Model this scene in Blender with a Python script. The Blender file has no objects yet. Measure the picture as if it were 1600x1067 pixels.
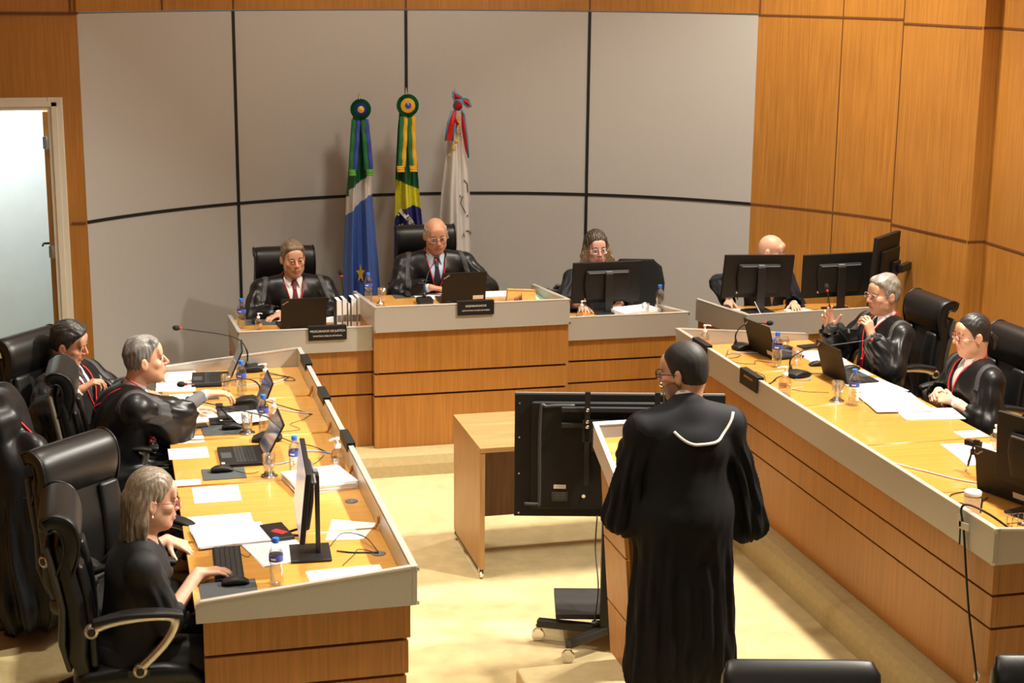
import bpy, math, random
import numpy as np
from mathutils import Vector, Matrix, Euler
from mathutils.bvhtree import BVHTree
import openvdb
random.seed(7)
R = math.radians
SC = bpy.context.scene
COL = SC.collection

# ------------------------------------------------------------------ camera
_f, _yaw, _pitch, _roll = 2521.9, R(14.2), .2281, .0092
cd = bpy.data.cameras.new('camera'); cam = bpy.data.objects.new('camera', cd); COL.objects.link(cam)
cd.sensor_width = 36.0; cd.lens = _f / 1600 * 36.0; cd.clip_start = .1; cd.clip_end = 100
cp, sp, cy, sy = math.cos(_pitch), math.sin(_pitch), math.cos(_yaw), math.sin(_yaw)
_fw = Vector((sy*cp, cy*cp, -sp)); _r = Vector((cy, -sy, 0)); _u = _r.cross(_fw)
_r2 = math.cos(_roll)*_r + math.sin(_roll)*_u; _u2 = -math.sin(_roll)*_r + math.cos(_roll)*_u
m = Matrix((_r2, _u2, -_fw)).transposed().to_4x4(); m.translation = (0, 0, 3.34)
cam.matrix_world = m
SC.camera = cam
# ------------------------------------------------------------------ world, colour management
w = bpy.data.worlds.new('world'); SC.world = w; w.use_nodes = True
w.node_tree.nodes['Background'].inputs[0].default_value = (1.0, .95, .88, 1)
w.node_tree.nodes['Background'].inputs[1].default_value = .13
SC.view_settings.view_transform = 'Standard'; SC.view_settings.look = 'None'
SC.view_settings.exposure = -.03; SC.view_settings.gamma = 1.0; SC.view_settings.use_curve_mapping = False
# ------------------------------------------------------------------ lights in the ceiling, with added fill
def area(name, loc, size, power, col=(1, .925, .80), sy_=None, spread=180, aim=None):
    l = bpy.data.lights.new(name, 'AREA'); l.energy = power; l.color = col; l.size = size
    l.shape = 'RECTANGLE' if sy_ else 'DISK'
    if sy_: l.size_y = sy_
    l.spread = R(spread)
    o = bpy.data.objects.new(name, l); COL.objects.link(o); o.location = loc
    if aim:
        o.rotation_euler = (Vector(aim) - Vector(loc)).to_track_quat('-Z', 'Y').to_euler()
    return o
for yy, pw in ((6.2, 108), (8.6, 108), (11.0, 85)):
    area('ceiling_spot', (4.85, yy, 4.9), .28, pw, spread=105)
for yy, pw in ((5.8, 26), (8.3, 30), (10.6, 34)):
    area('ceiling_spot', (.8, yy, 4.9), .28, pw, spread=80)
for yy, pw in ((6.4, 115), (8.9, 125)):      # added spots, tilted across the room to brighten the left bench
    area('ceiling_spot', (4.7, yy, 4.9), .28, pw, spread=80, aim=(.5, yy+.2, .76))
area('overhead_fill', (2.6, 7.6, 4.92), 5.0, 62, sy_=7.0, col=(1, .92, .80))  # added large soft fill, stands for no fixture
area('wall_washer', (5.3, 10.9, 4.6), .3, 14, spread=120)
area('wall_washer', (2.9, 10.6, 4.75), .5, 26, spread=120, aim=(2.6, 13.3, 2.0))  # added light to brighten the flags and the back of the room
area('corridor_lamp', (-1.0, 12.85, 2.85), .5, 60, col=(.80, .93, 1.0), spread=180)
area('front_fill', (1.0, .5, 4.8), 3.0, 30, sy_=2.0, col=(1, .92, .80), aim=(2.6, 9, 1.0))  # added fill from the camera side for the upright faces

# ------------------------------------------------------------------ materials
def nt_new(name):
    mt = bpy.data.materials.new(name); mt.use_nodes = True
    nt = mt.node_tree; b = nt.nodes['Principled BSDF']
    return mt, nt, b
def mat(name, col, rough=.5, metal=0., bump=0., bscale=40., trans=0., coat=0., ior=1.45, emit=0., sheen=0., var=0., vscale=6., stretch=(1, 1, 1), col2=None, spec=.5, alpha=1.):
    mt, nt, b = nt_new(name); N = nt.nodes; L = nt.links
    b.inputs['Base Color'].default_value = (*col, 1); b.inputs['Roughness'].default_value = rough
    b.inputs['Metallic'].default_value = metal; b.inputs['Transmission Weight'].default_value = trans
    b.inputs['Coat Weight'].default_value = coat; b.inputs['IOR'].default_value = ior
    b.inputs['Sheen Weight'].default_value = sheen; b.inputs['Specular IOR Level'].default_value = spec
    b.inputs['Coat Roughness'].default_value = .06
    if emit:
        b.inputs['Emission Color'].default_value = (*col, 1); b.inputs['Emission Strength'].default_value = emit
    if bump or var or col2:
        tc = N.new('ShaderNodeTexCoord'); mp = N.new('ShaderNodeMapping'); mp.inputs['Scale'].default_value = stretch
        L.new(tc.outputs['Object'], mp.inputs['Vector'])
    if var or col2:
        nz = N.new('ShaderNodeTexNoise'); nz.inputs['Scale'].default_value = vscale; nz.inputs['Detail'].default_value = 5
        L.new(mp.outputs[0], nz.inputs['Vector'])
        rp = N.new('ShaderNodeValToRGB'); L.new(nz.outputs['Fac'], rp.inputs['Fac'])
        rp.color_ramp.elements[0].position = .35; rp.color_ramp.elements[1].position = .65
        c2 = col2 if col2 else tuple(min(1, c*(1+var)) for c in col)
        c1 = col if col2 else tuple(c*(1-var) for c in col)
        rp.color_ramp.elements[0].color = (*c1, 1); rp.color_ramp.elements[1].color = (*c2, 1)
        L.new(rp.outputs[0], b.inputs['Base Color'])
    if bump:
        nb = N.new('ShaderNodeTexNoise'); nb.inputs['Scale'].default_value = bscale; nb.inputs['Detail'].default_value = 4
        L.new(mp.outputs[0], nb.inputs['Vector'])
        bp = N.new('ShaderNodeBump'); bp.inputs['Strength'].default_value = bump; bp.inputs['Distance'].default_value = .01
        L.new(nb.outputs['Fac'], bp.inputs['Height']); L.new(bp.outputs[0], b.inputs['Normal'])
    return mt
def wood(name, c1, c2, rough=.4, stretch=(45, 45, 1.3), coat=0., bump=.02):
    mt, nt, b = nt_new(name); N = nt.nodes; L = nt.links
    g = N.new('ShaderNodeNewGeometry'); mp = N.new('ShaderNodeMapping'); mp.inputs['Scale'].default_value = stretch
    L.new(g.outputs['Position'], mp.inputs['Vector'])
    nz = N.new('ShaderNodeTexNoise'); nz.inputs['Scale'].default_value = 1.6; nz.inputs['Detail'].default_value = 6; nz.inputs['Distortion'].default_value = .3
    L.new(mp.outputs[0], nz.inputs['Vector'])
    rp = N.new('ShaderNodeValToRGB'); rp.color_ramp.elements[0].position = .3; rp.color_ramp.elements[1].position = .7
    rp.color_ramp.elements[0].color = (*c1, 1); rp.color_ramp.elements[1].color = (*c2, 1)
    L.new(nz.outputs['Fac'], rp.inputs['Fac'])
    n2 = N.new('ShaderNodeTexNoise'); n2.inputs['Scale'].default_value = 1.1; L.new(g.outputs['Position'], n2.inputs['Vector'])
    mx = N.new('ShaderNodeMix'); mx.data_type = 'RGBA'; mx.blend_type = 'MULTIPLY'
    mr = N.new('ShaderNodeMapRange'); mr.inputs['From Min'].default_value = .3; mr.inputs['From Max'].default_value = .7
    mr.inputs['To Min'].default_value = .86; mr.inputs['To Max'].default_value = 1.08
    L.new(n2.outputs['Fac'], mr.inputs['Value']); mx.inputs['Factor'].default_value = 1
    L.new(rp.outputs[0], mx.inputs[6]); L.new(mr.outputs[0], mx.inputs[7])
    L.new(mx.outputs[2], b.inputs['Base Color'])
    b.inputs['Roughness'].default_value = rough; b.inputs['Coat Weight'].default_value = coat; b.inputs['Coat Roughness'].default_value = .05
    bp = N.new('ShaderNodeBump'); bp.inputs['Strength'].default_value = bump; bp.inputs['Distance'].default_value = .005
    L.new(nz.outputs['Fac'], bp.inputs['Height']); L.new(bp.outputs[0], b.inputs['Normal'])
    return mt
def glassy(name, col=(1, 1, 1), a=.25, rough=.03):
    # thin clear plastic / glass: see-through with reflections growing toward grazing angles
    mt, nt, b = nt_new(name); N = nt.nodes; L = nt.links
    tr = N.new('ShaderNodeBsdfTransparent'); tr.inputs[0].default_value = (*col, 1)
    gl = N.new('ShaderNodeBsdfGlossy'); gl.inputs['Roughness'].default_value = rough; gl.inputs['Color'].default_value = (.95, .95, .95, 1)
    lw = N.new('ShaderNodeLayerWeight'); lw.inputs['Blend'].default_value = .35
    mr = N.new('ShaderNodeMapRange'); mr.inputs['To Min'].default_value = a*.25; mr.inputs['To Max'].default_value = min(1, a*1.6)
    L.new(lw.outputs['Facing'], mr.inputs['Value'])
    ms = N.new('ShaderNodeMixShader'); L.new(mr.outputs[0], ms.inputs[0])
    L.new(tr.outputs[0], ms.inputs[1]); L.new(gl.outputs[0], ms.inputs[2])
    L.new(ms.outputs[0], N['Material Output'].inputs['Surface'])
    return mt
M = {}
M['wall_wood'] = wood('wall_wood', (.33, .135, .022), (.45, .195, .036), .40)
M['desk_wood'] = wood('desk_wood', (.35, .145, .026), (.48, .205, .042), .38)
M['groove'] = mat('groove', (.13, .045, .012), .6)
M['top_wood'] = wood('top_wood', (.60, .29, .055), (.69, .345, .075), .22, (1.5, 30, 30), coat=.6, bump=.0)
M['edge_wood'] = wood('edge_wood', (.46, .20, .04), (.54, .25, .05), .35, (1.5, 30, 30))
M['table_wood'] = wood('table_wood', (.34, .18, .062), (.45, .26, .10), .4, (30, 30, 2.))
M['table_top'] = wood('table_top', (.32, .17, .062), (.44, .26, .10), .35, (2., 30, 30))
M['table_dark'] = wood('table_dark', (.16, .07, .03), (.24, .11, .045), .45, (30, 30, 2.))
M['fascia'] = mat('fascia', (.50, .48, .44), .42, metal=.35, var=.05, vscale=260, bump=.03, bscale=300)
M['fascia_in'] = mat('fascia_in', (.60, .56, .47), .3, metal=.35, var=.05, vscale=220)
M['rim'] = mat('rim', (.75, .73, .68), .3, metal=.6)
M['gray_wall'] = mat('gray_wall', (.45, .43, .405), .55, var=.03, vscale=220, bump=.02, bscale=300)
M['black'] = mat('black', (.012, .012, .012), .4)
M['black_joint'] = mat('black_joint', (.006, .006, .006), .6)
M['black_plastic'] = mat('black_plastic', (.012, .0115, .011), .5, bump=.02, bscale=500, spec=.3)
M['black_matt'] = mat('black_matt', (.018, .017, .016), .6)
M['dark_grey'] = mat('dark_grey', (.05, .05, .052), .5)
M['mid_grey'] = mat('mid_grey', (.16, .16, .165), .5)
M['pad_grey'] = mat('pad_grey', (.055, .06, .06), .8)
M['carpet'] = mat('carpet', (.50, .405, .21), .95, bump=.25, bscale=350, var=.09, vscale=9)
M['carpet_edge'] = mat('carpet_edge', (.42, .33, .16), .95, bump=.25, bscale=300, var=.05, vscale=30)
M['corr_floor'] = mat('corr_floor', (.30, .32, .22), .8, var=.06)
M['white_paint'] = mat('white_paint', (.66, .62, .52), .5)
M['corr_wall'] = mat('corr_wall', (.74, .80, .78), .6, var=.02)
M['pale_wood'] = wood('pale_wood', (.55, .36, .16), (.66, .45, .22), .5, (2, 2, 30))
M['white'] = mat('white', (.85, .84, .82), .5)
M['paper'] = mat('paper', (.88, .87, .86), .7)
M['leather'] = mat('leather', (.0065, .0065, .0065), .38, bump=.05, bscale=320)
M['leather_grey'] = mat('leather_grey', (.05, .045, .04), .5, bump=.08, bscale=200)
M['shell'] = mat('shell', (.20, .18, .15), .55)
M['fabric_black'] = mat('fabric_black', (.014, .014, .015), .9, bump=.1, bscale=400)
M['alu'] = mat('alu', (.62, .60, .56), .28, metal=.9)
M['chrome'] = mat('chrome', (.8, .8, .8), .12, metal=1)
M['steel'] = mat('steel', (.6, .58, .55), .25, metal=1)
M['satin'] = mat('satin', (.0065, .0065, .0072), .36, bump=.07, bscale=22, spec=.38, sheen=.02)
M['robe_matt'] = mat('robe_matt', (.006, .006, .0068), .8, bump=.12, bscale=25, spec=.25)
M['band'] = mat('band', (.045, .045, .047), .6, bump=.1, bscale=300)
M['blouse'] = mat('blouse', (.008, .008, .0095), .7, bump=.1, bscale=30)
M['suit_grey'] = mat('suit_grey', (.12, .12, .125), .8, bump=.05, bscale=400)
M['suit_navy'] = mat('suit_navy', (.016, .018, .034), .8, bump=.05, bscale=400)
M['suit_black'] = mat('suit_black', (.007, .008, .012), .8, bump=.05, bscale=400)
M['suit_blue'] = mat('suit_blue', (.03, .04, .11), .8)
M['shirt'] = mat('shirt', (.80, .80, .80), .7)
M['shirt_pink'] = mat('shirt_pink', (.72, .66, .68), .7)
M['shirt_blue'] = mat('shirt_blue', (.50, .60, .76), .7)
M['tie_red'] = mat('tie_red', (.16, .012, .02), .5)
M['tie_dark'] = mat('tie_dark', (.03, .02, .028), .5)
M['cord_red'] = mat('cord_red', (.62, .02, .03), .5)
M['cord_white'] = mat('cord_white', (.70, .66, .56), .6, bump=.2, bscale=300)
M['blue_cap'] = mat('blue_cap', (.03, .17, .75), .4)
M['label_blue'] = mat('label_blue', (.06, .10, .48), .5)
M['orange_label'] = mat('orange_label', (.80, .28, .08), .5)
M['clear'] = glassy('clear', (.92, .93, .94), .45, .08)
M['water'] = glassy('water', (.86, .90, .92), .22)
M['gel'] = glassy('gel', (.93, .87, .80), .25)
M['glass'] = glassy('glass', (.93, .94, .95), .55)
M['screen'] = mat('screen', (.10, .11, .14), .12, var=.6, vscale=9, coat=.5)
M['screen_lit'] = mat('screen_lit', (.62, .62, .72), .25, emit=.55, coat=.4)
M['keys'] = mat('keys', (.03, .03, .032), .5)
M['sticker'] = mat('sticker', (.72, .66, .58), .6)
M['tape'] = mat('tape', (.62, .58, .46), .6)
M['red'] = mat('red', (.65, .02, .02), .4)
M['blue_cable'] = mat('blue_cable', (.20, .38, .75), .5)
M['white_cable'] = mat('white_cable', (.62, .60, .66), .5)
M['gold'] = mat('gold', (.75, .50, .10), .35, metal=.6)
M['tooth'] = mat('tooth', (.7, .66, .6), .4)
M['eye_white'] = mat('eye_white', (.65, .62, .58), .2)
M['iris'] = mat('iris', (.03, .018, .01), .15)
M['lens'] = glassy('lens', (.93, .94, .98), .20)
M['frame_silver'] = mat('frame_silver', (.6, .58, .56), .3, metal=.8)
M['frame_red'] = mat('frame_red', (.25, .05, .04), .35)
M['frame_black'] = mat('frame_black', (.015, .012, .01), .3)
M['skin_plain'] = mat('skin_plain', (.62, .36, .24), .5)
M['pearl'] = mat('pearl', (.8, .78, .72), .2)
M['green_gem'] = mat('green_gem', (.10, .25, .10), .2)

# ------------------------------------------------------------------ mesh helpers
def tag(o, label=None, cat=None, group=None, kind=None):
    if label: o['label'] = label
    if cat: o['category'] = cat
    if group: o['group'] = group
    if kind: o['kind'] = kind
    return o
def thing(name, label, cat, loc=(0, 0, 0), rz=0., group=None):
    o = bpy.data.objects.new(name, None); COL.objects.link(o); o.location = loc; o.rotation_euler = (0, 0, rz)
    o.empty_display_size = .1
    return tag(o, label, cat, group)
def copy_tree(o, parent=None):
    c = o.copy(); COL.objects.link(c)
    if parent is not None: c.parent = parent
    for ch in list(o.children): copy_tree(ch, c)
    return c
class MB:
    def __init__(s, org=(0, 0, 0)): s.v = []; s.f = []; s.mi = []; s.o = Vector(org)
    def add(s, vs, fs, mi=0):
        n = len(s.v); s.v += [Vector(v) - s.o for v in vs]; s.f += [tuple(i+n for i in f) for f in fs]; s.mi += [mi]*len(fs)
        return s
    def box(s, lo, hi, mi=0, T=None):
        x0, y0, z0 = lo; x1, y1, z1 = hi
        v = [Vector(p) for p in ((x0,y0,z0),(x1,y0,z0),(x1,y1,z0),(x0,y1,z0),(x0,y0,z1),(x1,y0,z1),(x1,y1,z1),(x0,y1,z1))]
        if T is not None: v = [T @ p for p in v]
        return s.add(v, [(0,3,2,1),(4,5,6,7),(0,1,5,4),(1,2,6,5),(2,3,7,6),(3,0,4,7)], mi)
    def prism(s, poly, a, b, mi=0):      # poly of 3D points, extruded by vector b-a
        n = len(poly); d = Vector(b) - Vector(a)
        v = [Vector(p) for p in poly] + [Vector(p) + d for p in poly]
        f = [tuple(range(n))[::-1], tuple(range(n, 2*n))] + [(i, (i+1) % n, (i+1) % n + n, i+n) for i in range(n)]
        return s.add(v, f, mi)
    def tube(s, path, r, n=8, mi=0, cap=True, flat=None):
        P = [Vector(p) for p in path]; m_ = len(P); rs = r if isinstance(r, (list, tuple)) else [r]*m_
        v = []; prev = None
        for i, p in enumerate(P):
            t = (P[min(i+1, m_-1)] - P[max(i-1, 0)])
            t = t.normalized() if t.length > 1e-9 else Vector((0, 0, 1))
            if prev is None:
                a = Vector((0, 0, 1)) if abs(t.z) < .9 else Vector((1, 0, 0)); u = t.cross(a).normalized()
            else:
                u = (prev - t*prev.dot(t)); u = u.normalized() if u.length > 1e-6 else t.orthogonal().normalized()
            prev = u; w_ = t.cross(u)
            for k in range(n):
                a = 2*math.pi*k/n; v.append(p + rs[i]*(math.cos(a)*u + math.sin(a)*w_*(flat or 1)))
        f = [(i*n+k, i*n+(k+1) % n, (i+1)*n+(k+1) % n, (i+1)*n+k) for i in range(m_-1) for k in range(n)]
        if cap: f += [tuple(range(n))[::-1], tuple(range((m_-1)*n, m_*n))]
        return s.add(v, f, mi)
    def lathe(s, prof, c=(0, 0, 0), n=24, mi=0, T=None, cap=True):
        c = Vector(c); v = []
        for r, z in prof:
            for k in range(n):
                a = 2*math.pi*k/n; p = Vector((r*math.cos(a), r*math.sin(a), z)); v.append(c + (T @ p if T is not None else p))
        m_ = len(prof)
        f = [(i*n+k, i*n+(k+1) % n, (i+1)*n+(k+1) % n, (i+1)*n+k) for i in range(m_-1) for k in range(n)]
        if cap: f += [tuple(range(n))[::-1], tuple(range((m_-1)*n, m_*n))]
        return s.add(v, f, mi)
    def sweep(s, path, W, T_, e=3.0, n=20, mi=0, side=(1, 0, 0), endr=True):
        # rounded-rectangle section: width along `side`, thickness along normal of path
        P = [Vector(p) for p in path]; sd = Vector(side); m_ = len(P)
        rows = []
        for i, p in enumerate(P):
            t = (P[min(i+1, m_-1)] - P[max(i-1, 0)]).normalized(); nn = sd.cross(t).normalized()
            w_ = W[i] if isinstance(W, (list, tuple)) else W; th = T_[i] if isinstance(T_, (list, tuple)) else T_
            rows.append((p, t, nn, w_/2, th/2))
        v = []; cnt = 0
        def ring(p, nn, a, b):
            nonlocal cnt
            for k in range(n):
                q = 2*math.pi*k/n; cx, sx = math.cos(q), math.sin(q)
                v.append(p + sd*(a*math.copysign(abs(cx)**(2/e), cx)) + nn*(b*math.copysign(abs(sx)**(2/e), sx)))
            cnt += 1
        if endr:
            p, t, nn, a, b = rows[0]
            for q in (.0, .5, .85): 
                k = math.sqrt(max(0, 1-(1-q)**2)); ring(p - t*b*(1-q), nn, a - b*(1-max(k, .05)), b*max(k, .05))
        for p, t, nn, a, b in rows: ring(p, nn, a, b)
        if endr:
            p, t, nn, a, b = rows[-1]
            for q in (.85, .5, .0):
                k = math.sqrt(max(0, 1-(1-q)**2)); ring(p + t*b*(1-q), nn, a - b*(1-max(k, .05)), b*max(k, .05))
        f = [(i*n+k, i*n+(k+1) % n, (i+1)*n+(k+1) % n, (i+1)*n+k) for i in range(cnt-1) for k in range(n)]
        f += [tuple(range(n))[::-1], tuple(range((cnt-1)*n, cnt*n))]
        return s.add(v, f, mi)
    def mesh(s, name, mats, smooth=False):
        me = bpy.data.meshes.new(name); me.from_pydata([tuple(v) for v in s.v], [], s.f)
        for m_ in mats: me.materials.append(m_)
        if len(mats) > 1: me.polygons.foreach_set('material_index', s.mi)
        if smooth: me.polygons.foreach_set('use_smooth', [True]*len(me.polygons))
        me.update(); return me
    def build(s, name, m_, parent=None, smooth=False, bevel=0., label=None, sub=0, auto=False):
        ms = m_ if isinstance(m_, (list, tuple)) else [m_]
        me = s.mesh(name, [M[x] if isinstance(x, str) else x for x in ms], smooth or auto)
        import bmesh
        bm = bmesh.new(); bm.from_mesh(me); bmesh.ops.recalc_face_normals(bm, faces=bm.faces); bm.to_mesh(me); bm.free()
        if auto: me.set_sharp_from_angle(angle=R(38))
        o = bpy.data.objects.new(name, me); COL.objects.link(o)
        if parent is not None: o.parent = parent
        else: o.location = s.o
        if bevel:
            b = o.modifiers.new('bevel', 'BEVEL'); b.width = bevel; b.segments = 2; b.limit_method = 'ANGLE'; b.angle_limit = R(40)
        if sub:
            b = o.modifiers.new('sub', 'SUBSURF'); b.levels = sub; b.render_levels = sub
        if label: o['label'] = label
        return o
def struct(o, label, cat='room'): return tag(o, label, cat, kind='structure')
def arc(c, r, a0, a1, n, z=0):
    return [Vector((c[0]+r*math.cos(R(a0+(a1-a0)*i/n)), c[1]+r*math.sin(R(a0+(a1-a0)*i/n)), z)) for i in range(n+1)]
def bez(P, n=24):   # catmull-rom through points
    P = [Vector(p) for p in P]; out = []
    Q = [P[0]*2-P[1]] + P + [P[-1]*2-P[-2]]
    k = max(2, n//(len(P)-1))
    for i in range(1, len(Q)-2):
        for j in range(k):
            t = j/k; a, b, c, d = Q[i-1], Q[i], Q[i+1], Q[i+2]
            out.append(.5*((2*b)+(c-a)*t+(2*a-5*b+4*c-d)*t*t+(3*b-a-3*c+d)*t**3))
    out.append(P[-1]); return out
def text(s, size, m_, parent, loc, rot, name='lettering', ext=.0006, ax='CENTER', sx=1.):
    c = bpy.data.curves.new(name, 'FONT'); c.body = s; c.size = size; c.extrude = ext; c.align_x = ax; c.align_y = 'CENTER'
    o = bpy.data.objects.new(name, c); COL.objects.link(o)
    dg = bpy.context.evaluated_depsgraph_get(); me = bpy.data.meshes.new_from_object(o.evaluated_get(dg))
    bpy.data.objects.remove(o); me.materials.clear(); me.materials.append(M[m_])
    o = bpy.data.objects.new(name, me); COL.objects.link(o); o.parent = parent; o.location = loc; o.rotation_euler = rot; o.scale = (sx, 1, 1)
    return o
def pic_mat(name, cols, scale, rough=.5):
    mt, nt, b = nt_new(name); N = nt.nodes; L = nt.links
    tc = N.new('ShaderNodeTexCoord'); nz = N.new('ShaderNodeTexNoise'); nz.inputs['Scale'].default_value = scale; nz.inputs['Detail'].default_value = 3
    L.new(tc.outputs['Object'], nz.inputs['Vector']); rp = N.new('ShaderNodeValToRGB'); rp.color_ramp.interpolation = 'EASE'
    n = len(cols)
    for i, c in enumerate(cols):
        e = rp.color_ramp.elements[i] if i < 2 else rp.color_ramp.elements.new(.5)
        e.position = .32+.36*i/(n-1)
    for i, c in enumerate(cols): rp.color_ramp.elements[i].color = (*c, 1)
    L.new(nz.outputs['Fac'], rp.inputs['Fac']); L.new(rp.outputs[0], b.inputs['Base Color']); b.inputs['Roughness'].default_value = rough
    return mt
M['map'] = pic_mat('map', [(.75, .85, .85), (.35, .75, .80), (.60, .82, .20), (.80, .85, .30)], 11)
M['picture'] = pic_mat('picture', [(.50, .16, .05), (.62, .36, .08), (.55, .42, .12), (.38, .30, .10)], 14)
# ================================================================== SETTING
def polywall(pts, z0, z1, thick, out=1):
    # vertical wall following plan points, thickened outward (away from the room)
    mb = MB(); P = [Vector((p[0], p[1], 0)) for p in pts]; n = len(P); off = []
    for i in range(n):
        t = (P[min(i+1, n-1)] - P[max(i-1, 0)]).normalized(); nn = Vector((-t.y, t.x, 0))*out
        off.append(P[i] + nn*thick)
    for i in range(n-1):
        a, b, c, d = P[i], P[i+1], off[i+1], off[i]
        up0, up1 = Vector((0, 0, z0)), Vector((0, 0, z1))
        mb.add([a+up0, b+up0, c+up0, d+up0, a+up1, b+up1, c+up1, d+up1], [(0,3,2,1),(4,5,6,7),(0,1,5,4),(1,2,6,5),(2,3,7,6),(3,0,4,7)])
    return mb
CC, CR = (2.52, 9.79), 3.81
def cpt(a, r=CR): return (CC[0]+r*math.cos(R(a)), CC[1]+r*math.sin(R(a)))
aL, aR = 134.6, 45.2                      # ends of the grey screen
ang = lambda x: math.degrees(math.acos((x-CC[0])/CR))
TZ, MZ, CEIL = 2.975, 1.43, 4.95
# floor
mb = MB(); mb.box((-4, -3, -.30), (8, 16, -.17)); struct(mb.build('floor', 'carpet'), 'sand coloured carpet floor of the courtroom well')
# raised dais (carpeted) around three sides
mb = MB(); 
mb.box((-4, 5.0, -.17), (1.16, 16, 0)); mb.box((1.16, 10.86, -.17), (8, 16, 0)); mb.box((3.83, 3.2, -.17), (8, 10.86, 0))
def slope_edge(mb, a, b, nx, ny):
    a = Vector(a); b = Vector(b); n_ = Vector((nx, ny, 0))
    prof = [(0, 0), (.06, -.005), (.10, -.03), (.125, -.09), (.135, -.17), (0, -.17)]
    va = [a + n_*p[0] + Vector((0, 0, p[1])) for p in prof]; vb = [b + n_*p[0] + Vector((0, 0, p[1])) for p in prof]
    k = len(prof); mb.add(va+vb, [(i, (i+1) % k, (i+1) % k+k, i+k) for i in range(k)] + [tuple(range(k)), tuple(range(k, 2*k))[::-1]])
slope_edge(mb, (1.16, 10.86, 0), (3.83, 10.86, 0), 0, -1)
slope_edge(mb, (3.83, 3.2, 0), (3.83, 10.86, 0), -1, 0)
slope_edge(mb, (1.16, 5.0, 0), (1.16, 10.86, 0), 1, 0)
struct(mb.build('trim_1', 'carpet_edge', smooth=False), 'carpeted rounded dais edge running below the benches')
mb = MB(); mb.box((-.2, 11.86, 0), (4.3, 13.0, .15)); mb2 = mb
# ceiling
mb = MB(); mb.box((-4, -3, CEIL), (8, 16, CEIL+.1)); struct(mb.build('ceiling', 'white'), 'white ceiling')
# grey curved screen wall
pts = [cpt(aL + (aR-aL)*i/64) for i in range(65)]
struct(polywall(pts, 0, TZ, .12).build('wall_back', 'gray_wall', auto=True), 'grey curved panelled wall behind the bench')
# black joints of the screen wall, all one pattern
mb = MB()
pin = [cpt(aL + (aR-aL)*i/64, CR-.006) for i in range(65)]
for i in range(64):
    a, b = pin[i], pin[i+1]; c, d = pts[i+1], pts[i]
    mb.add([(a[0], a[1], MZ-.012), (b[0], b[1], MZ-.012), (c[0], c[1], MZ-.012), (d[0], d[1], MZ-.012), (a[0], a[1], MZ+.012), (b[0], b[1], MZ+.012), (c[0], c[1], MZ+.012), (d[0], d[1], MZ+.012)],
           [(0,3,2,1),(4,5,6,7),(0,1,5,4),(1,2,6,5),(2,3,7,6),(3,0,4,7)])
for x in (1.04, 2.497, 4.015):
    a = ang(x); w_ = .19
    A, B, C_, D_ = cpt(a+w_, CR-.007), cpt(a-w_, CR-.007), cpt(a-w_), cpt(a+w_)
    mb.add([(*p, z) for z in (0, TZ) for p in (A, B, C_, D_)], [(0,3,2,1),(4,5,6,7),(0,1,5,4),(1,2,6,5),(2,3,7,6),(3,0,4,7)])
struct(mb.build('trim_2', 'black_joint'), 'black shadow joints dividing the grey wall')
# timber frieze above the screen
fp = [(-.157, 12.47)] + [cpt(aL + (aR-aL)*i/48, CR-.01) for i in range(1, 48)] + [cpt(aR, CR-.01)]
struct(polywall(fp, TZ+.012, CEIL, .14).build('wall_front', 'wall_wood', auto=True), 'orange timber frieze above the grey wall')
# timber wall with the doorway (plane y = 12.5)
DX1, DZ = -.29, 2.37
mb = MB(); mb.box((DX1, 12.5, 0), (-.157, 12.62, TZ)); mb.box((-3.6, 12.5, DZ), (DX1, 12.62, TZ)); mb.box((-3.6, 12.49, TZ+.012), (-.157, 12.62, CEIL))
mb.box((-3.6, 12.5, 0), (-1.52, 12.62, DZ))
mb.box((-3.6, 12.49, 0), (-3.5, -3, CEIL))
struct(mb.build('wall_left', 'wall_wood'), 'orange timber wall around the doorway')
mb = MB()
mb.box((-.27, 12.492, MZ-.012), (-.165, 12.5, MZ+.004)); mb.box((-3.5, 12.488, TZ-.006), (-.15, 12.4999, TZ+.014)); 
for x in (-.20, ): mb.box((x-.006, 12.483, TZ+.012), (x+.006, 12.49, CEIL))
for x in (.47, 1.04, 2.497, 4.015):
    a = ang(x); A, B = cpt(a+.1, CR-.018), cpt(a-.1, CR-.018); C_, D_ = cpt(a-.1, CR-.008), cpt(a+.1, CR-.008)
    mb.add([(*p, z) for z in (TZ+.014, CEIL-.01) for p in (A, B, C_, D_)], [(0,3,2,1),(4,5,6,7),(0,1,5,4),(1,2,6,5),(2,3,7,6),(3,0,4,7)])
# door frame, hinge side, corridor
fo = thing('door_1', 'white painted door frame at the left edge', 'door', (-.29, 12.45, 0)); tag(fo, kind='structure')
f = MB((-.29, 12.45, 0)); 
f.box((-.40, 12.44, 0), (-.29, 12.64, DZ)); f.box((-1.52, 12.44, DZ-.09), (-.40, 12.64, DZ)); f.box((-1.52, 12.44, 0), (-1.42, 12.64, DZ-.09))
f.build('door_frame', 'white_paint', fo, bevel=.006)
f = MB((-.29, 12.45, 0)); f.box((-.375, 12.428, 0), (-.33, 12.441, DZ-.03)); f.box((-1.5, 12.428, DZ-.065), (-.33, 12.441, DZ-.03)); f.build('frame_moulding', 'white_paint', fo, bevel=.004)
lf = MB((-.29, 12.45, 0)); lf.box((-.445, 12.66, .02), (-.40, 13.05, DZ-.12)); leaf = lf.build('door_leaf', 'wall_wood', fo, bevel=.003, label='timber door leaf standing open into the corridor, seen on edge')
for z in (2.02, 1.19, .3):
    h = MB((-.29, 12.45, 0)); h.box((-.452, 12.635, z-.045), (-.398, 12.66, z+.045)); h.lathe([(.007, -.05), (.007, .05)], (-.425, 12.63, z), 10)
    h.build('hinge', 'steel', leaf)
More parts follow.
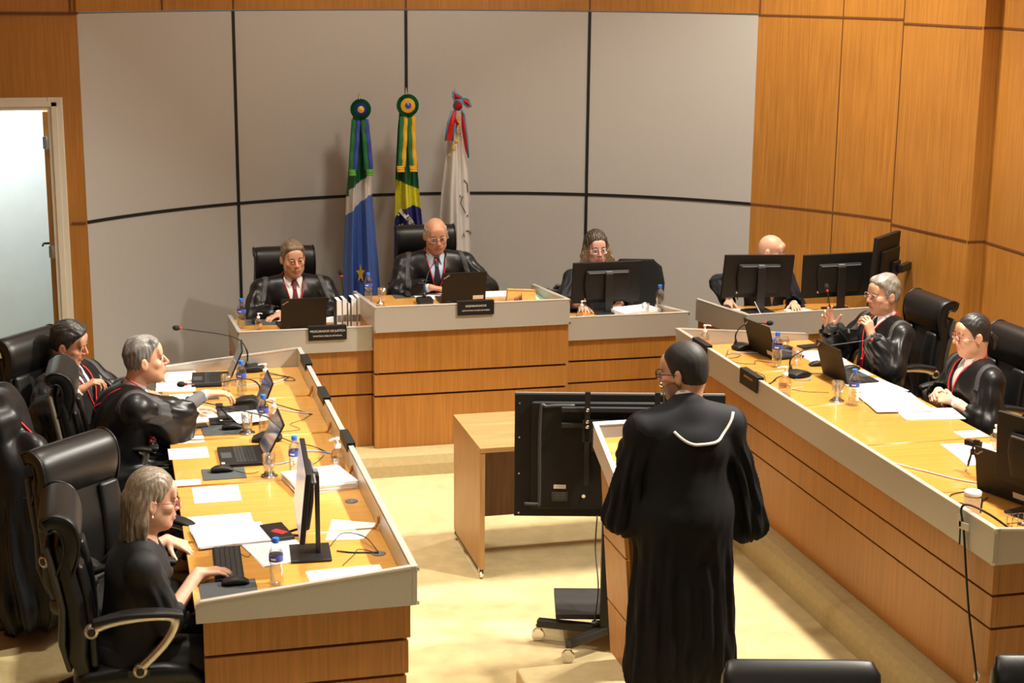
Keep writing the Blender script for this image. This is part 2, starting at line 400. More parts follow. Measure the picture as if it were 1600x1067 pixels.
h = MB((-.29, 12.45, 0)); h.lathe([(.022, 0), (.022, .01)], (-.445, 12.98, 1.2), 12, T=Matrix.Rotation(R(-90), 3, 'Y')); h.tube([(-.45, 12.98, 1.2), (-.50, 12.98, 1.2), (-.505, 12.88, 1.2)], .009); h.build('door_handle', 'black', leaf, smooth=True)
mb_c = MB(); mb_c.box((-3.6, 13.75, 0), (-.15, 13.85, 3.2)); struct(mb_c.build('wall_corridor', 'corr_wall'), 'pale lit corridor wall seen through the doorway')
mb_c = MB(); mb_c.box((-3.6, 13.72, .0), (-.15, 13.75, .20)); struct(mb_c.build('baseboard_corridor', 'pale_wood'), 'pale timber skirting at the foot of the corridor wall')
mb_c = MB(); mb_c.box((-3.6, 12.62, 2.95), (-.15, 13.85, 3.1)); struct(mb_c.build('ceiling_corridor', 'corr_wall'), 'ceiling of the corridor beyond the door')
mb_c = MB(); mb_c.box((-3.6, 12.52, 0), (-.3, 13.72, .004)); struct(mb_c.build('floor_corridor', 'corr_floor'), 'olive carpet of the corridor')
# right timber wall: continues the curve, then straight, a jog, and the side wall
rp = [cpt(aR + (ang(5.955)-aR)*i/10) for i in range(11)] + [(6.125, 10.58), (6.25, 10.58), (6.25, -3)]
mbw = polywall(rp[:12], 0, CEIL, .1)
mbw.box((6.125, 10.55, 0), (6.26, 10.62, CEIL)); mbw.box((6.25, -3, 0), (6.4, 10.6, CEIL))
struct(mbw.build('wall_right', 'wall_wood', auto=False), 'orange timber panelled wall on the right')
def vstrip(x, y, nx, ny, z0, z1, wd=.006, dp=.004):
    n_ = Vector((nx, ny, 0)).normalized(); t = Vector((-n_.y, n_.x, 0)); c = Vector((x, y, 0))
    A = [c + t*wd - n_*.01, c - t*wd - n_*.01, c - t*wd + n_*dp, c + t*wd + n_*dp]
    mb.add([(p.x, p.y, z) for z in (z0, z1) for p in A], [(0,3,2,1),(4,5,6,7),(0,1,5,4),(1,2,6,5),(2,3,7,6),(3,0,4,7)])
def hstrip(P, z, wd=.008, dp=.004):
    for a, b in zip(P[:-1], P[1:]):
        a = Vector((*a, 0)); b = Vector((*b, 0)); t = (b-a).normalized(); n_ = Vector((t.y, -t.x, 0))
        A = [a - n_*.01, b - n_*.01, b + n_*dp, a + n_*dp]
        mb.add([(p.x, p.y, zz) for zz in (z-wd, z+wd) for p in A], [(0,3,2,1),(4,5,6,7),(0,1,5,4),(1,2,6,5),(2,3,7,6),(3,0,4,7)])
for x in (5.68, 5.955):
    a = ang(x); vstrip(*cpt(a), CC[0]-cpt(a)[0], CC[1]-cpt(a)[1], 0, CEIL, .004)
a = ang(5.213); vstrip(*cpt(a), CC[0]-cpt(a)[0], CC[1]-cpt(a)[1], TZ, CEIL, .006)
hstrip(rp[:11], MZ); hstrip(rp[10:12], MZ-.03); hstrip(rp[:11], TZ); hstrip(rp[10:12], TZ-.03); hstrip([(6.12, 10.55), (6.25, 10.55)], MZ-.03); hstrip([(6.25, 10.55), (6.25, 0)], MZ-.03); hstrip([(6.12, 10.55), (6.25, 10.55)], TZ-.03); hstrip([(6.25, 10.55), (6.25, 0)], TZ-.03)
for y in (8.6, 6.6, 4.6): vstrip(6.25, y, -1, 0, 0, CEIL, .004)
struct(mb.build('trim_3', 'groove'), 'dark grooves between the timber wall panels')

# ================================================================== BENCHES
def bench_y(name, label, X0, X1, Y0, Y1, front, seams, rim_end=(True, True)):
    # bench running along Y. front: +1 -> public side is +X, -1 -> public side is -X
    xf, xb = (X1, X0) if front > 0 else (X0, X1); s = front
    o = thing(name, label, 'bench', ((X0+X1)/2, (Y0+Y1)/2, 0)); org = o.location
    A = lambda: MB(org)
    # three stacked timber bands with shadow gaps, each a touch inset
    for (z0, z1, ins) in ((.555, .71, .025), (.39, .54, .033), (0, .375, .041)):
        b = A(); x1 = xf - s*ins; x0 = x1 - s*.03
        b.box((min(x0, x1), Y0+ins, z0), (max(x0, x1), Y1-.02, z1))
        for yy in (Y0+ins, Y1-.05): b.box((min(xb+s*.03, xf-s*(ins+.0301)), yy, z0), (max(xb+s*.03, xf-s*(ins+.0301)), yy+.03, z1))
        b.build('front_panel', 'desk_wood', o, bevel=.002)
    b = A(); b.box((min(xf-s*.05, xf-s*.075), Y0+.06, 0), (max(xf-s*.05, xf-s*.075), Y1-.06, .70)); b.box((min(xb+s*.04, xf-s*.06), Y0+.05, .1), (max(xb+s*.04, xf-s*.06), Y0+.07, .70)); b.build('inner_panel', 'groove', o)
    b = A(); b.box((min(xb, xf-s*.022), Y0+.022, .725), (max(xb, xf-s*.022), Y1-.022, .76)); b.build('worktop', 'top_wood', o, bevel=.003)
    for y in seams:
        b = A(); pth = [(xb+s*.004, y, .7545), (xf-s*.05, y, .7545)]
        b.tube(pth, .012, 10); b.tube([(xf-s*.06, y, .756), (xf-s*.04, y-.005, .770), (xf-s*.031, y-.02, .80), (xf-s*.03, y-.03, .83)], .007, 8); b.build('seam_trim', 'edge_wood', o, smooth=True)
    b = A(); b.box((min(xf-s*.022, xf), Y0, .71), (max(xf-s*.022, xf), Y1, .88)); b.build('fascia', 'fascia', o, bevel=.002)
    b = A(); b.box((min(xf-s*.025, xf-s*.022), Y0+.02, .762), (max(xf-s*.025, xf-s*.022), Y1-.02, .868)); b.build('fascia_lining', 'fascia_in', o)
    b = A(); b.box((min(xf-s*.026, xf+s*.003), Y0, .88), (max(xf-s*.026, xf+s*.003), Y1, .886)); b.build('rim', 'rim', o, bevel=.002)
    for yy, on in ((Y0, rim_end[0]), (Y1-.022, rim_end[1])):
        if not on: continue
        poly = [(xf-s*.0222, yy, .71), (xf-s*.0222, yy, .876), (xb+s*.02, yy, .80), (xb, yy, .79), (xb, yy, .71)]
        b = A(); b.prism(poly, (0, 0, 0), (0, .022, 0)); b.build('end_fascia', 'fascia', o, bevel=.001)
        b = A(); poly = [(xf-s*.0265, yy-.002, .876), (xf-s*.0265, yy-.002, .8855), (xb+s*.02, yy-.002, .806), (xb, yy-.002, .795), (xb, yy-.002, .79), (xb+s*.02, yy-.002, .80)]
        b.prism(poly, (0, 0, 0), (0, .026, 0)); b.build('end_rim', 'rim', o)
    for yy in (Y0, Y1):
        for z in (.72, .872): b = A(); b.box((xf-.008, yy-.004, z-.008), (xf+.008, yy+.004, z+.008)); b.build('corner_clip', 'steel', o, bevel=.002)
    # grommets
    gx = xf - s*.10
    return o
LB = bench_y('bench', 'long beech topped bench with silver fascia on the left side of the room', .27, 1.19, 6.29, 10.38, 1, [9.60, 8.78, 7.96, 7.13])
RB = bench_y('bench', 'long timber fronted bench with silver fascia on the right side of the room', 3.82, 4.82, 6.165, 10.42, -1, [9.58, 8.73, 7.88, 7.03])
# knee rail under the left bench, dark inner side
def grommet(x, y, z, lab):
    g = MB((x, y, z)); g.lathe([(.030, 0), (.033, .002), (.030, .004), (.024, .004), (.022, .001)], (x, y, z), 20); tag(g.build('cable_grommet', 'mid_grey', smooth=True), lab, 'cable grommet', 'cable grommets in the left bench top')
grommet(1.10, 7.55, .76, 'round grey cable grommet in the bench top beside the thick paper stack')
grommet(1.11, 6.80, .76, 'round grey cable grommet where the near monitor cables disappear')

def bench_x(name, label, X0, X1, Y0, Y1, zt, sides, h=.17, rise=.05):
    # bench running along X facing -Y; zt rim height
    o = thing(name, label, 'bench', ((X0+X1)/2, Y0, 0)); org = o.location; A = lambda: MB(org)
    zb = zt - h; zs = zt - .12
    g1 = (.555, .54); 
    bands = ((.555, zb, .025), (.39, .54, .033), (0, .375, .041))
    for (z0, z1, ins) in bands:
        b = A(); b.box((X0, Y0+ins, z0), (X1, Y0+ins+.03, z1))
        for xx in (X0, X1-.03): b.box((xx, Y0+ins+.0301, z0), (xx+.03, Y1-.05, z1))
        b.build('front_panel', 'desk_wood', o, bevel=.002)
    b = A(); b.box((X0+.04, Y0+.06, 0), (X1-.04, Y0+.08, zb)); b.build('inner_panel', 'groove', o)
    b = A(); b.box((X0+.001, Y0+.022, zs-.035), (X1-.001, Y1, zs)); b.build('worktop', 'top_wood', o, bevel=.003)
    b = A(); b.box((X0, Y0, zb), (X1, Y0+.022, zt)); b.build('fascia', 'fascia', o, bevel=.002)
    b = A(); b.box((X0, Y0-.003, zt), (X1, Y0+.025, zt+.006)); b.build('rim', 'rim', o, bevel=.002)
    for xx, on in ((X0, sides[0]), (X1-.022, sides[1])):
        if not on: continue
        poly = [(xx, Y0+.0222, zb), (xx, Y0+.0222, zt-.002), (xx, Y1-.02, zt-.08), (xx, Y1, zt-.09), (xx, Y1, zb)]
        b = A(); b.prism(poly, (0, 0, 0), (.022, 0, 0)); b.build('side_fascia', 'fascia', o)
        b = A(); poly = [(xx-.002, Y0+.0255, zt-.002), (xx-.002, Y0+.0255, zt+.004), (xx-.002, Y1-.02, zt-.074), (xx-.002, Y1-.02, zt-.08)]
        b.prism(poly, (0, 0, 0), (.026, 0, 0)); b.build('side_rim', 'rim', o)
    for xx in (X0, X1):
        for z in (zb+.01, zt-.008): b = A(); b.box((xx-.006, Y0-.003, z-.008), (xx+.006, Y0+.006, z+.008)); b.build('corner_clip', 'steel', o)
    return o
bench_x('bench', 'lower bench with silver fascia in front of the prosecutor, left of the raised central bench', .825, 1.753, 10.915, 11.88, .88, (True, False))
bench_x('bench', 'raised central bench with silver fascia below the presiding judge', 1.757, 3.168, 10.84, 11.85, 1.03, (True, True), h=.18)
bench_x('bench', 'lower bench with silver fascia in front of the secretary, right of the raised central bench', 3.172, 4.10, 10.915, 11.62, .88, (False, True))
# judge's own raised floor behind the central bench
mb = MB(); mb.box((1.76, 11.87, 0), (3.165, 12.95, .15)); struct(mb.build('trim_4', 'carpet_edge'), 'low platform raising the seat of the presiding judge')
# corner bench with two monitors
def corner_bench():
    o = thing('bench', 'corner bench with dark silver fascia carrying two monitors, beside the right wall', 'bench', (4.9, 11.0, 0)); org = o.location; A = lambda: MB(org)
    a, b_, c_ = Vector((4.335, 11.40, 0)), Vector((4.478, 10.73, 0)), Vector((5.62, 10.80, 0)); d_, e_ = Vector((5.62, 11.55, 0)), Vector((4.55, 11.62, 0))
    U = Vector((0, 0, 1))
    def pan(p, q, z0, z1, t, ins, nm, m_, z1b=None):
        n_ = (q-p).normalized(); n_ = Vector((n_.y, -n_.x, 0)); p2, q2 = p - n_*ins, q - n_*ins
        zb = z1 if z1b is None else z1b
        v = [p2+U*z0, q2+U*z0, q2-n_*t+U*z0, p2-n_*t+U*z0, p2+U*zb, q2+U*z1, q2-n_*t+U*z1, p2-n_*t+U*zb]
        A().add(v, [(0,3,2,1),(4,5,6,7),(0,1,5,4),(1,2,6,5),(2,3,7,6),(3,0,4,7)]).build(nm, m_, o, bevel=.0015)
    for p, q in ((a, b_), (b_, c_)):
        pan(p, q, .71, .88, .022, 0, 'fascia', 'fascia', z1b=.88 if p is b_ else .86)
        pan(p, q, .88, .886, .026, -.002, 'rim', 'rim', z1b=.886 if p is b_ else .866)
        for z0, z1, i_ in ((.555, .71, .025), (.39, .54, .033), (0, .375, .041)): pan(p, q, z0, z1, .03, i_, 'front_panel', 'desk_wood')
    t = A(); poly = [a+Vector((.03, .02, .725)), b_+Vector((.02, .03, .725)), c_+Vector((-.01, .03, .725)), d_+U*.725, e_+U*.725]; t.prism(poly, (0,0,0), (0,0,.035)); t.build('worktop', 'top_wood', o)
corner_bench()
# cable grommet clutter comes with the equipment

# nameplates saddled over the fascias
def plate_x(label, x0, x1, y, zt, lines):   # on benches facing -Y
    o = thing('nameplate', label, 'nameplate', ((x0+x1)/2, y, zt)); og = o.location
    b = MB(og); b.box((x0, y-.012, zt-.085), (x1, y-.006, zt+.013)); b.box((x0, y-.012, zt+.010), (x1, y+.034, zt+.015)); b.box((x0, y+.029, zt-.03), (x1, y+.034, zt+.0101)); b.build('plate', 'black_plastic', o, bevel=.001)
    for s, sz, dz, sx in lines: text(s, sz, 'sticker', o, (0, -.0125, -.036+dz), (R(90), 0, 0), sx=sx)
plate_x('black nameplate reading PROCURADOR DE JUSTIÇA on the fascia before the prosecutor', 1.305, 1.572, 10.915, .886, [('PROCURADOR DE JUSTIÇA', .021, .016, .95), ('MINISTÉRIO PÚBLICO ESTADUAL', .0145, -.018, .95)])
plate_x('black nameplate reading DESEMBARGADOR on the raised central fascia', 2.345, 2.608, 10.84, 1.036, [('DESEMBARGADOR', .019, .016, .95), ('LUIZ ANTONIO CAVASSA DE ALMEIDA', .0135, -.016, .85)])
def plate_y(label, x, y0, y1, s, zt=.886):   # s: public side sign
    o = thing('nameplate', label, 'nameplate', (x, (y0+y1)/2, zt)); og = o.location
    b = MB(og); e = lambda a, c: (min(a, c), max(a, c))
    xa, xb = e(x+s*.006, x+s*.012); b.box((xa, y0, zt-.085), (xb, y1, zt+.013))
    xa, xb = e(x-s*.034, x+s*.012); b.box((xa, y0, zt+.010), (xb, y1, zt+.015))
    xa, xb = e(x-s*.034, x-s*.029); b.box((xa, y0, zt-.035), (xb, y1, zt+.0101)); b.build('plate', 'black_plastic', o, bevel=.001)
    if s < 0: 
        text('DESEMBARGADOR', .019, 'gold', o, (s*.0125, 0, -.02), (R(90), 0, R(-90)), sx=.9)
plate_y('black nameplate on the left bench parapet, farthest of the three', 1.19, 9.86, 10.12, 1)
plate_y('black nameplate on the left bench parapet, middle of the three', 1.19, 9.02, 9.28, 1)
plate_y('black nameplate on the left bench parapet, nearest of the three', 1.19, 8.08, 8.34, 1)
plate_y('black nameplate on the right bench fascia, half hidden behind the standing lawyer', 3.82, 9.80, 10.06, -1)
plate_y('black nameplate on the right bench fascia, nearer one with a clear view', 3.82, 8.92, 9.20, -1)

# ================================================================== LECTERN, PLATFORM, SIDE TABLE, TELEVISION
mb = MB((2.5, 6.3, -.17)); mb.box((1.83, 5.75, -.17), (3.3, 7.10, 0)); tag(mb.build('carpet_platform', 'carpet', bevel=.015), 'low carpet covered platform under the lectern and the standing lawyer', 'platform')
o = thing('lectern', 'wooden lectern with silver rim at the left of the standing lawyer', 'lectern', (2.52, 7.0, 0)); og = o.location
xt0, xt1 = 2.262, 2.80; xb0, xb1 = 2.34, 2.72
def lx(z, s): t = z/1.0; return (xb0 + (xt0-xb0)*t) if s < 0 else (xb1 + (xt1-xb1)*t)
for z0, z1 in ((0, .282), (.29, .617), (.625, 1.0)):
    for s in (-1, 1):
        a0, a1 = lx(z0, s), lx(z1, s); d = -s*.02; yn = 6.83
        zt = lambda y: z1 if z1 < .99 else .905 + (y-6.83)/.35*.165
        b = MB(og); v = [(a0, yn, z0), (a0+d, yn, z0), (a0+d, 7.18, z0), (a0, 7.18, z0), (a1, yn, zt(yn)), (a1+d, yn, zt(yn)), (a1+d, 7.18, zt(7.18)), (a1, 7.18, zt(7.18))]
        b.add(v, [(0,3,2,1),(4,5,6,7),(0,1,5,4),(1,2,6,5),(2,3,7,6),(3,0,4,7)]); b.build('side_panel', 'desk_wood', o, bevel=.002)
    b = MB(og); a0, a1, c0, c1 = lx(z0, -1), lx(z0, 1), lx(z1, -1), lx(z1, 1); zz = z1 if z1 < .99 else 1.05
    b.add([(a0+.02, 7.16, z0), (a1-.02, 7.16, z0), (a1-.02, 7.178, z0), (a0+.02, 7.178, z0), (c0+.02, 7.16, zz), (c1-.02, 7.16, zz), (c1-.02, 7.178, zz), (c0+.02, 7.178, zz)], [(0,3,2,1),(4,5,6,7),(0,1,5,4),(1,2,6,5),(2,3,7,6),(3,0,4,7)]); b.build('front_panel', 'desk_wood', o)
b = MB(og); b.add([(2.345, 6.9, 0), (2.71, 6.9, 0), (2.71, 6.915, 0), (2.345, 6.915, 0), (2.30, 6.9, .90), (2.76, 6.9, .90), (2.76, 6.915, .90), (2.30, 6.915, .90)], [(0,3,2,1),(4,5,6,7),(0,1,5,4),(1,2,6,5),(2,3,7,6),(3,0,4,7)]); b.build('back_panel', 'desk_wood', o)
def tilted(mb, x0, x1, ya, yb, za, zb, h):   # box following the slope
    mb.add([(x0, ya, za-h), (x1, ya, za-h), (x1, yb, zb-h), (x0, yb, zb-h), (x0, ya, za), (x1, ya, za), (x1, yb, zb), (x0, yb, zb)], [(0,3,2,1),(4,5,6,7),(0,1,5,4),(1,2,6,5),(2,3,7,6),(3,0,4,7)])
b = MB(og); tilted(b, 2.232, 2.25, 6.81, 7.2, 1.018, 1.19, .12); tilted(b, 2.81, 2.828, 6.81, 7.2, 1.018, 1.19, .12); tilted(b, 2.25, 2.81, 7.182, 7.2, 1.182, 1.19, .12); b.build('fascia', 'fascia', o, bevel=.002)
b = MB(og); tilted(b, 2.229, 2.253, 6.81, 7.203, 1.023, 1.196, .006); tilted(b, 2.807, 2.831, 6.81, 7.203, 1.023, 1.196, .006); tilted(b, 2.253, 2.807, 7.18, 7.203, 1.186, 1.196, .006); b.build('rim', 'rim', o)
b = MB(og); tilted(b, 2.25, 2.81, 6.81, 7.182, .955, 1.118, .02); b.build('top', 'top_wood', o)
p = MB((2.33, 6.98, 1.04)); tilted(p, 2.285, 2.36, 6.90, 7.02, .998, 1.050, .002); tag(p.build('paper_slip', 'paper'), 'small paper slip lying on the lectern top', 'paper')
p = MB((2.26, 6.75, 0)); p.box((2.18, 6.72, .0), (2.26, 6.80, .002)); tag(p.build('floor_sticker', 'paper'), 'small white sticker on the carpet platform beside the lectern', 'sticker')
# side table on casters
o = thing('side_table', 'wooden side table on casters behind the television', 'table', (2.65, 9.05, -.17)); og = o.location
b = MB(og); b.box((2.015, 8.69, .605), (3.35, 9.43, .635)); b.build('table_top', 'table_top', o, bevel=.002)
for x in (2.017, 3.32): b = MB(og); b.box((x, 8.695, -.11), (x+.03, 9.42, .604)); b.build('side_panel', 'table_wood', o, bevel=.001)
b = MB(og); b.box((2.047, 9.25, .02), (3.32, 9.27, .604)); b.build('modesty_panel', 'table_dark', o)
for x in (2.03, 3.33):
    b = MB(og); b.box((x-.01, 8.70, -.135), (x+.012, 9.42, -.11)); b.build('caster_rail', 'black', o)
    for y in (8.72, 9.40):
        b = MB(og); b.lathe([(.026, -.01), (.028, 0), (.026, .01)], (x, y, -.142), 14, T=Matrix.Rotation(R(90), 3, 'Y')); b.box((x-.014, y-.01, -.14), (x+.014, y+.01, -.10)); b.build('caster', 'chrome', o, smooth=False)
# big television seen from behind on a wheeled stand
o = thing('television', 'large flat television seen from behind on its wheeled stand', 'television', (2.57, 7.82, -.17), R(-14.0)); og = Vector((0, 0, 0))
Wd, Z0, Z1 = .555, .645, 1.322            # local: x across, z above floor; back faces -y
b = MB(); b.box((-Wd, 0, Z0), (Wd, .03, Z1)); b.build('panel', 'black_plastic', o, bevel=.004)
b = MB(); b.box((-Wd, .028, Z0), (Wd, .045, Z1)); b.build('bezel', 'mid_grey', o, bevel=.003)
b = MB(); b.sweep([(0, -.012, Z0+.06), (0, -.014, Z1-.05)], .94, .028, e=6, n=28); b.build('rear_cover', 'black_plastic', o, smooth=False)
b = MB(); b.tube(bez([(-.24, -.027, Z1-.055), (-.38, -.027, Z1-.06), (-.42, -.027, Z1-.10), (-.42, -.027, Z0+.11), (-.43, -.027, Z0+.08), (-.50, -.027, Z0+.08)], 30), .009, 8); b.build('rear_cover_rib', 'dark_grey', o, smooth=True)
for z in (Z1-.07, Z1-.155): b = MB(); b.box((-.31, -.06, z-.012), (.40, -.03, z+.012)); b.build('mounting_rail', 'black_matt', o, bevel=.002)
for x in (-.175, .19):
    b = MB(); b.box((x-.014, -.075, Z0+.20), (x+.014, -.055, Z1+.032)); br = b.build('mounting_arm', 'black', o, bevel=.002)
    for z in (Z1-.065, Z1-.155, Z1-.128):
        b = MB(); b.lathe([(.001, 0), (.009, .002), (.0105, .008), (.0105, .014)], (x, -.088, z), 14, T=Matrix.Rotation(R(-90), 3, 'X')); b.build('bolt', 'chrome', br, smooth=True)
b = MB(); b.box((-.345, -.0295, Z0+.165), (-.28, -.0265, Z0+.187)); b.build('label', 'sticker', o)
b = MB(); b.box((-.355, -.029, Z0+.095), (-.27, -.0265, Z0+.148)); lb = b.build('rating_label', 'dark_grey', o)
for k in range(4): text('■ ■■ ■ ■■■' if k < 3 else '▲ ▲ ▲', .008, 'mid_grey', o, (-.313, -.0298, Z0+.14-.012*k), (R(90), 0, 0))
b = MB(); b.lathe([(.008, 0), (.010, .004)], (-.185, -.029, Z0+.125), 12, T=Matrix.Rotation(R(90), 3, 'X')); b.build('lock', 'chrome', o)
for x in (-.53, .53):
    for z in (Z0+.02, Z0+.24, Z0+.44, Z1-.05): b = MB(); b.lathe([(.005, 0), (.005, .003)], (x, 0, z), 8, T=Matrix.Rotation(R(90), 3, 'X')); b.build('screw', 'steel', o)
# stand
SX, SY = -.06, -.28
b = MB(); b.box((SX-.04, SY-.03, .10), (SX+.04, SY+.03, Z1-.12)); b.build('stand_column', 'black', o, bevel=.004)
b = MB(); b.box((SX-.10, SY+.03, Z1-.24), (SX+.10, SY+.045, Z1-.12)); b.box((SX-.03, SY+.045, Z1-.20), (SX+.03, -.075, Z1-.16)); b.box((SX-.14, -.075, Z1-.24), (SX+.26, -.06, Z1-.12)); b.build('mounting_head', 'black', o, bevel=.003)
b = MB(); b.box((-.33, SY+.03, .160), (.14, SY+.40, .19)); b.build('shelf', 'black_matt', o, bevel=.003)
b = MB(); b.lathe([(.018, -.02), (.022, 0), (.018, .02)], (SX-.06, SY+.0, .15), 12, T=Matrix.Rotation(R(90), 3, 'Y')); b.build('clamp_knob', 'black', o)
for x1, y1 in ((-.42, SY+.12), (.30, SY+.12), (-.27, SY-.16), (.28, SY-.08)):
    b = MB(); a = Vector((SX, SY, .12)); c = Vector((x1, y1, .105)); b.sweep([a, c], .05, .042, e=8, n=16, side=(c-a).normalized().cross(Vector((0, 0, 1))).normalized(), endr=False); lg = b.build('stand_leg', 'black', o)
    b = MB(); b.lathe([(.001, -.012), (.030, -.012), (.036, -.008), (.036, .008), (.030, .012), (.001, .012)], (x1, y1, .037), 20, T=Matrix.Rotation(R(90), 3, 'X')); b.box((x1-.012, y1-.018, .045), (x1+.012, y1-.014, .086)); b.box((x1-.012, y1+.014, .045), (x1+.012, y1+.018, .086)); b.box((x1-.012, y1-.018, .074), (x1+.012, y1+.018, .088)); b.build('caster', 'chrome', lg, smooth=False)
b = MB(); b.tube(bez([(SX-.05, -.03, Z0+.02), (SX-.06, -.10, .50), (SX-.05, SY+.02, .34), (SX-.07, SY-.01, .15)], 20), .004, 6); b.build('power_cable', 'black', o, smooth=True)

# second television near the right wall
o = thing('television', 'black television mounted on the right timber wall, seen obliquely from behind', 'television', (5.72, 11.06, 1.12))
o.rotation_euler = (R(3), 0, R(42))
b = MB(); b.box((-.23, -.02, -.27), (.23, .02, .27)); b.build('panel', 'black_plastic', o, bevel=.006)
b = MB(); b.box((.02, -.07, -.05), (.16, -.048, .06)); b.box((.10, -.11, -.03), (.30, -.07, .03)); b.build('wall_bracket', 'black', o, bevel=.004)
b = MB(); b.box((-.16, -.045, -.18), (.19, -.02, .16)); b.build('rear_cover', 'black_plastic', o, bevel=.01)

# ================================================================== OFFICE CHAIRS
def exec_chair(label, loc, rz, group='leather chairs with scrolled headrests', shell='leather_grey', z=0.):
    o = thing('office_chair', label, 'chair', (*loc, z), R(rz), group)
    b = MB(); b.sweep([(0, -.20, .445), (0, -.05, .455), (0, .12, .46), (0, .22, .445), (0, .27, .415)], [.46, .50, .51, .50, .46], [.10, .12, .125, .11, .07], e=4, n=28); b.build('seat', 'leather', o, smooth=True)
    bp = [(0, -.20, .47), (0, -.225, .56), (0, -.215, .68), (0, -.225, .80), (0, -.25, .92), (0, -.27, 1.03)]
    b = MB(); b.sweep(bp, [.42, .47, .49, .49, .48, .47], [.08, .10, .105, .10, .09, .07], e=4, n=28); b.build('backrest', 'leather', o, smooth=True)
    for x in (-.155, .155):
        b = MB(); b.sweep([(x, -.160, .52), (x, -.163, .66), (x, -.175, .80), (x, -.20, .94)], [.12, .14, .14, .12], [.04, .045, .045, .04], e=3, n=16); b.build('backrest_bolster', 'leather', o, smooth=True)
    b = MB(); b.sweep([(0, -.262, .50), (0, -.285, .62), (0, -.275, .78), (0, -.30, .92), (0, -.325, 1.04)], [.40, .46, .48, .48, .46], [.03, .035, .035, .035, .03], e=5, n=24); b.build('back_shell', shell, o, smooth=True)
    hp = bez([(0, -.262, .92), (0, -.238, .99), (0, -.228, 1.06), (0, -.245, 1.125), (0, -.292, 1.150), (0, -.330, 1.136)], 20)
    n = len(hp); b = MB(); b.sweep(hp, [.47]*n, [.055+.03*math.sin(math.pi*i/(n-1)) for i in range(n)], e=7, n=32); hr = b.build('headrest', 'leather', o, smooth=True)
    for s in (-1, 1):
        P = [Vector((s*.233, p.y, p.z)) for p in hp]; t = .031
        out = []; inn = []
        for i, p in enumerate(P):
            d = (P[min(i+1, n-1)] - P[max(i-1, 0)]).normalized(); nn = Vector((0, d.z, -d.y)); out.append(p + nn*t); inn.append(p - nn*t)
        b = MB(); b.tube(out + inn[::-1], .006, 6); b.build('piping', 'leather', hr, smooth=True)
    for s in (-1, 1):
        b = MB(); b.tube(bez([(s*.285, -.16, .705), (s*.295, -.08, .735), (s*.30, .05, .748), (s*.30, .15, .740), (s*.298, .165, .70), (s*.295, .12, .62), (s*.285, .02, .515)], 36), .017, 10, flat=1.2)
        b.lathe([(.028, -.016), (.030, 0), (.028, .016)], (s*.285, -.165, .70), 18, T=Matrix.Rotation(R(90), 3, 'Y')); b.lathe([(.028, -.016), (.030, 0), (.028, .016)], (s*.285, .02, .51), 18, T=Matrix.Rotation(R(90), 3, 'Y'))
        ar = b.build('armrest', 'alu', o, smooth=True)
        for p in ((-.165, .70), (.02, .51)): b = MB(); b.lathe([(.017, -.019), (.017, .019)], (s*.285, *p), 14, T=Matrix.Rotation(R(90), 3, 'Y')); b.build('plug', 'black', ar)
        b = MB(); b.sweep(bez([(s*.298, -.15, .742), (s*.305, -.02, .768), (s*.31, .12, .765), (s*.31, .19, .75)], 14), [.05+.025*math.sin(math.pi*i/12) for i in range(13)], .028, e=3, n=16); b.build('arm_pad', 'black_plastic', ar, smooth=True)
    b = MB(); b.box((-.12, -.14, .36), (.12, .12, .395)); b.lathe([(.028, .10), (.028, .22), (.020, .23), (.020, .37)], (0, 0, 0), 16); b.box((-.26, -.03, .47), (.26, .06, .50)); b.build('mechanism', 'black', o)
    b = MB(); 
    for k in range(5):
        a = R(90+72*k+18); c, s_ = math.cos(a), math.sin(a)
        b.sweep([(.03*c, .03*s_, .115), (.18*c, .18*s_, .10), (.29*c, .29*s_, .075)], [.05, .045, .035], [.04, .032, .025], e=4, n=12, side=(-s_, c, 0))
    b.build('star_base', 'black_plastic', o, smooth=True)
    for k in range(5):
        a = R(90+72*k+18); c, s_ = math.cos(a), math.sin(a); q = Matrix.Rotation(a, 3, 'Z') @ Matrix.Rotation(R(90), 3, 'X')
        b = MB(); b.lathe([(.012, -.024), (.028, -.022), (.028, -.004), (.022, 0), (.028, .004), (.028, .022), (.012, .024)], (.29*c, .29*s_, .030), 16, T=q); b.lathe([(.01, .03), (.01, .08)], (.29*c, .29*s_, 0), 8); b.build('caster', 'black', o, smooth=False)
    return o
